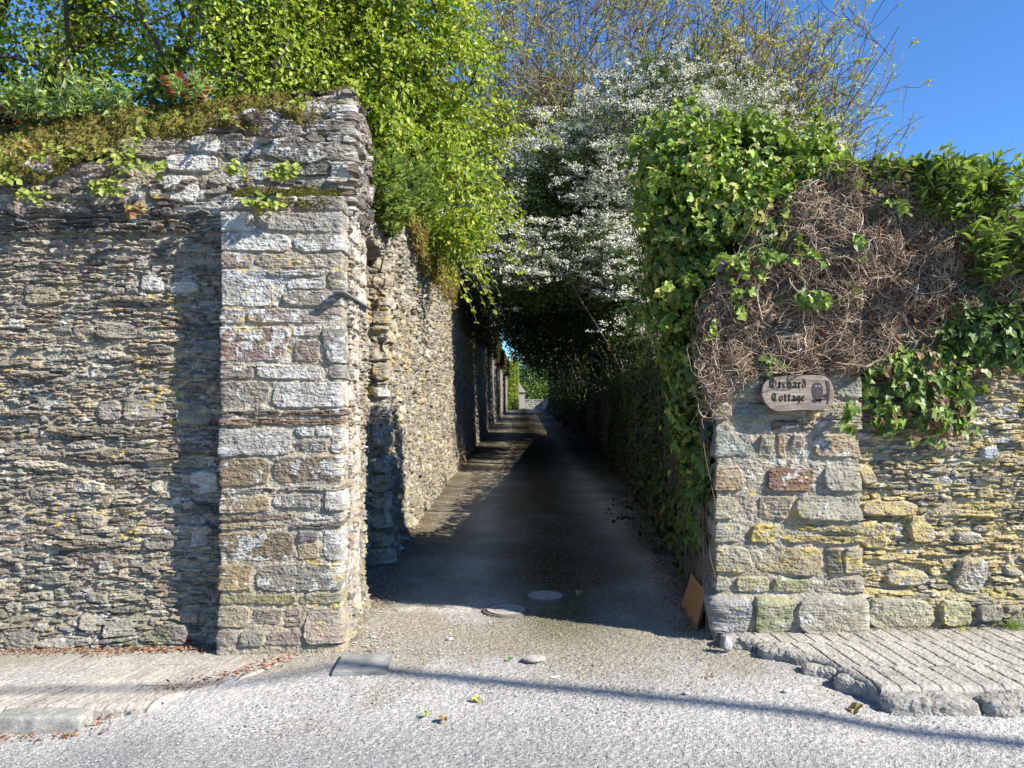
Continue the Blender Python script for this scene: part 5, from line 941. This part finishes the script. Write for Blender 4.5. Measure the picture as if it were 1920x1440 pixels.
# loose chippings and litter that nobody could count
def chips(n, xs_, ys_, smin, smax, cols, seed, dens=None, zf=None):
    rng = np.random.default_rng(seed); X = rng.uniform(*xs_, n); Y = rng.uniform(*ys_, n)
    if dens is not None: k = rng.random(n) < dens(X, Y); X, Y = X[k], Y[k]
    n = len(X); ov = np.array([[1, 0, 0], [0, 1, 0], [-1, 0, 0], [0, -1, 0], [0, 0, .7], [0, 0, -.7]], float); of = np.array([[0, 1, 4], [1, 2, 4], [2, 3, 4], [3, 0, 4], [1, 0, 5], [2, 1, 5], [3, 2, 5], [0, 3, 5]])
    s_ = smin + (smax - smin) * rng.random(n) ** 3; V = ov[None] * rng.uniform(.5, 1.2, (n, 6, 1)) * (s_[:, None, None] / 2) * np.array([1, .8, .6]); a = rng.random(n) * 6.28; ca, sa = np.cos(a)[:, None], np.sin(a)[:, None]
    V = np.stack([V[..., 0] * ca - V[..., 1] * sa, V[..., 0] * sa + V[..., 1] * ca, V[..., 2]], -1)
    Z = (groad_z_mean(X, Y) if zf is None else zf(X, Y)) + s_ * .15; V = V + np.stack([X, Y, Z], -1)[:, None]
    return V.reshape(-1, 3), (of[None] + (np.arange(n) * 6)[:, None, None]).reshape(-1, 3), np.repeat(rcol(rng, n, cols), 6, axis=0)
GR = [(.40, .40, .40), (.32, .32, .32), (.48, .47, .45), (.22, .22, .23), (.40, .36, .30), (.14, .14, .15)]
b = Bag(); b.add(*chips(60000, (-2.6, 3.0), (2.95, 5.4), .005, .012, GR, 401, dens=lambda X, Y: (~((X < -1.3) & (Y > 4.0)) & ~((X > 1.35) & (Y > 3.95))) * (.5 + .5 * fbm(X * 3, Y * 3, 2, 9))))
b.add(*chips(9000, (-1.4, 2.2), (3.6, 5.6), .008, .022, GR, 402, dens=lambda X, Y: (~((X < -1.15) & (Y > 4.0)) & ~((X > 1.3) & (Y > 4.2))) * sm(.42, .7, fbm(X * 3, Y * 3, 3, 10)) * 1.3)); b.add(*chips(14000, (-1.25, 1.7), (5.3, 10), .006, .016, GR[:2] + [(.2, .19, .15)], 403))
b.add(*chips(1500, (-1.25, -.6), (4.7, 6.8), .01, .035, [(.36, .31, .25), (.42, .38, .33), (.27, .22, .17)], 404, dens=lambda X, Y: (X < -1.0 + .35 * (fbm(Y * 4, Y, 2, 3))) & ~((X < -1.04) & (Y < 5.4)))); b.build('loose_gravel', M_CHIP, kind='stuff', label='loose grey chippings scattered over the road edge and the mouth of the lane', cat='gravel')
rng = np.random.default_rng(410); b = Bag()
def litter(n, fx, zf, cols, smin=.010, smax=.03):
    P = fx(n); P = np.concatenate([P, zf(P)[:, None] + .006 + .01 * rng.random((len(P), 1))], 1); m_ = len(P); leaf(b, P, rng.normal(size=(m_, 3)) * .5 + [0, 0, 1], rng.normal(size=(m_, 3)) * [1, 1, .2], rng.uniform(smin, smax, m_), RHOMB, rcol(rng, m_, cols))
LC = [(.30, .14, .07), (.22, .10, .05), (.36, .22, .13), (.14, .08, .05)]
litter(700, lambda n: np.stack([rng.uniform(-3.4, -1.85, n), 4.92 - abs(rng.normal(size=n)) * .05], 1), lambda P: -.065 + .022 * (P[:, 0] + 3), LC)
litter(130, lambda n: np.stack([rng.uniform(-3.0, -2.0, n), 3.86 - abs(rng.normal(size=n)) * .035], 1), lambda P: groad_z_mean(P[:, 0], P[:, 1]), LC)
litter(300, lambda n: (lambda t: np.stack([-2.15 + t * .85 + rng.normal(size=n) * .04, 3.93 + t * .75 + rng.normal(size=n) * .05], 1))(rng.random(n)), lambda P: groad_z_mean(P[:, 0], P[:, 1]) + .01, LC)
litter(700, lambda n: np.stack([rng.uniform(1.4, 3.4, n), 4.88 - abs(rng.normal(size=n)) * .04], 1), lambda P: .085 + .008 * (P[:, 0] - 1.3), [(.12, .09, .05), (.2, .15, .09)], .006, .018)
litter(1800, lambda n: (lambda Y: np.stack([np.interp(Y, [4.86, 6.3, 9], [1.25, 1.45, 1.55]) - abs(rng.normal(size=n)) * .12, Y], 1))(rng.uniform(5.0, 9.5, n)), lambda P: groad_z_mean(P[:, 0], P[:, 1]), LC[1:] + [(.1, .12, .04)])
litter(900, lambda n: np.stack([-1.2 + abs(rng.normal(size=n)) * .12, rng.uniform(5.4, 10, n)], 1), lambda P: groad_z_mean(P[:, 0], P[:, 1]), LC)
litter(500, lambda n: np.stack([rng.normal(size=n) * .5, rng.normal(size=n) * .35 + 4.9], 1), lambda P: groad_z_mean(P[:, 0], P[:, 1]), LC + [(.35, .32, .1)], .006, .018)
b.build('leaf_litter', M_DRY, kind='stuff', label='dry reddish-brown leaf litter gathered along the wall feet and kerbs', cat='leaf litter')
# unseen cable added, and bent midway, to throw the long shadow across the road
t = np.linspace(-1, 1, 60); ax = 8.9; ay = -.96; nx, ny = -1.0 + 11.01 * SDX, 4.52 + 11.01 * SDY; G = np.stack([nx + 34 * (t + 1) / 2, ny - .318 * 34 * (t + 1) / 2, 8.0 + 0 * t], 1); G2 = np.array([[nx, ny, 8.], [nx - .35, ny - .2, 8.], [nx - .8, ny - .3, 8.], [nx - 12, ny - .45, 8.05], [nx - 26, ny - .5, 8.1]])
V, Q = tubes(G[None], .054, 8); b = Bag().add(V, Q, np.array((.03, .03, .03))); V, Q = tubes(G2[None], .026, 8); b.add(V, Q, np.array((.03, .03, .03))); b.build('shadow_cable', M_IRON, label='unseen thick black cable added above the road to cast its long shadow', cat='cable')
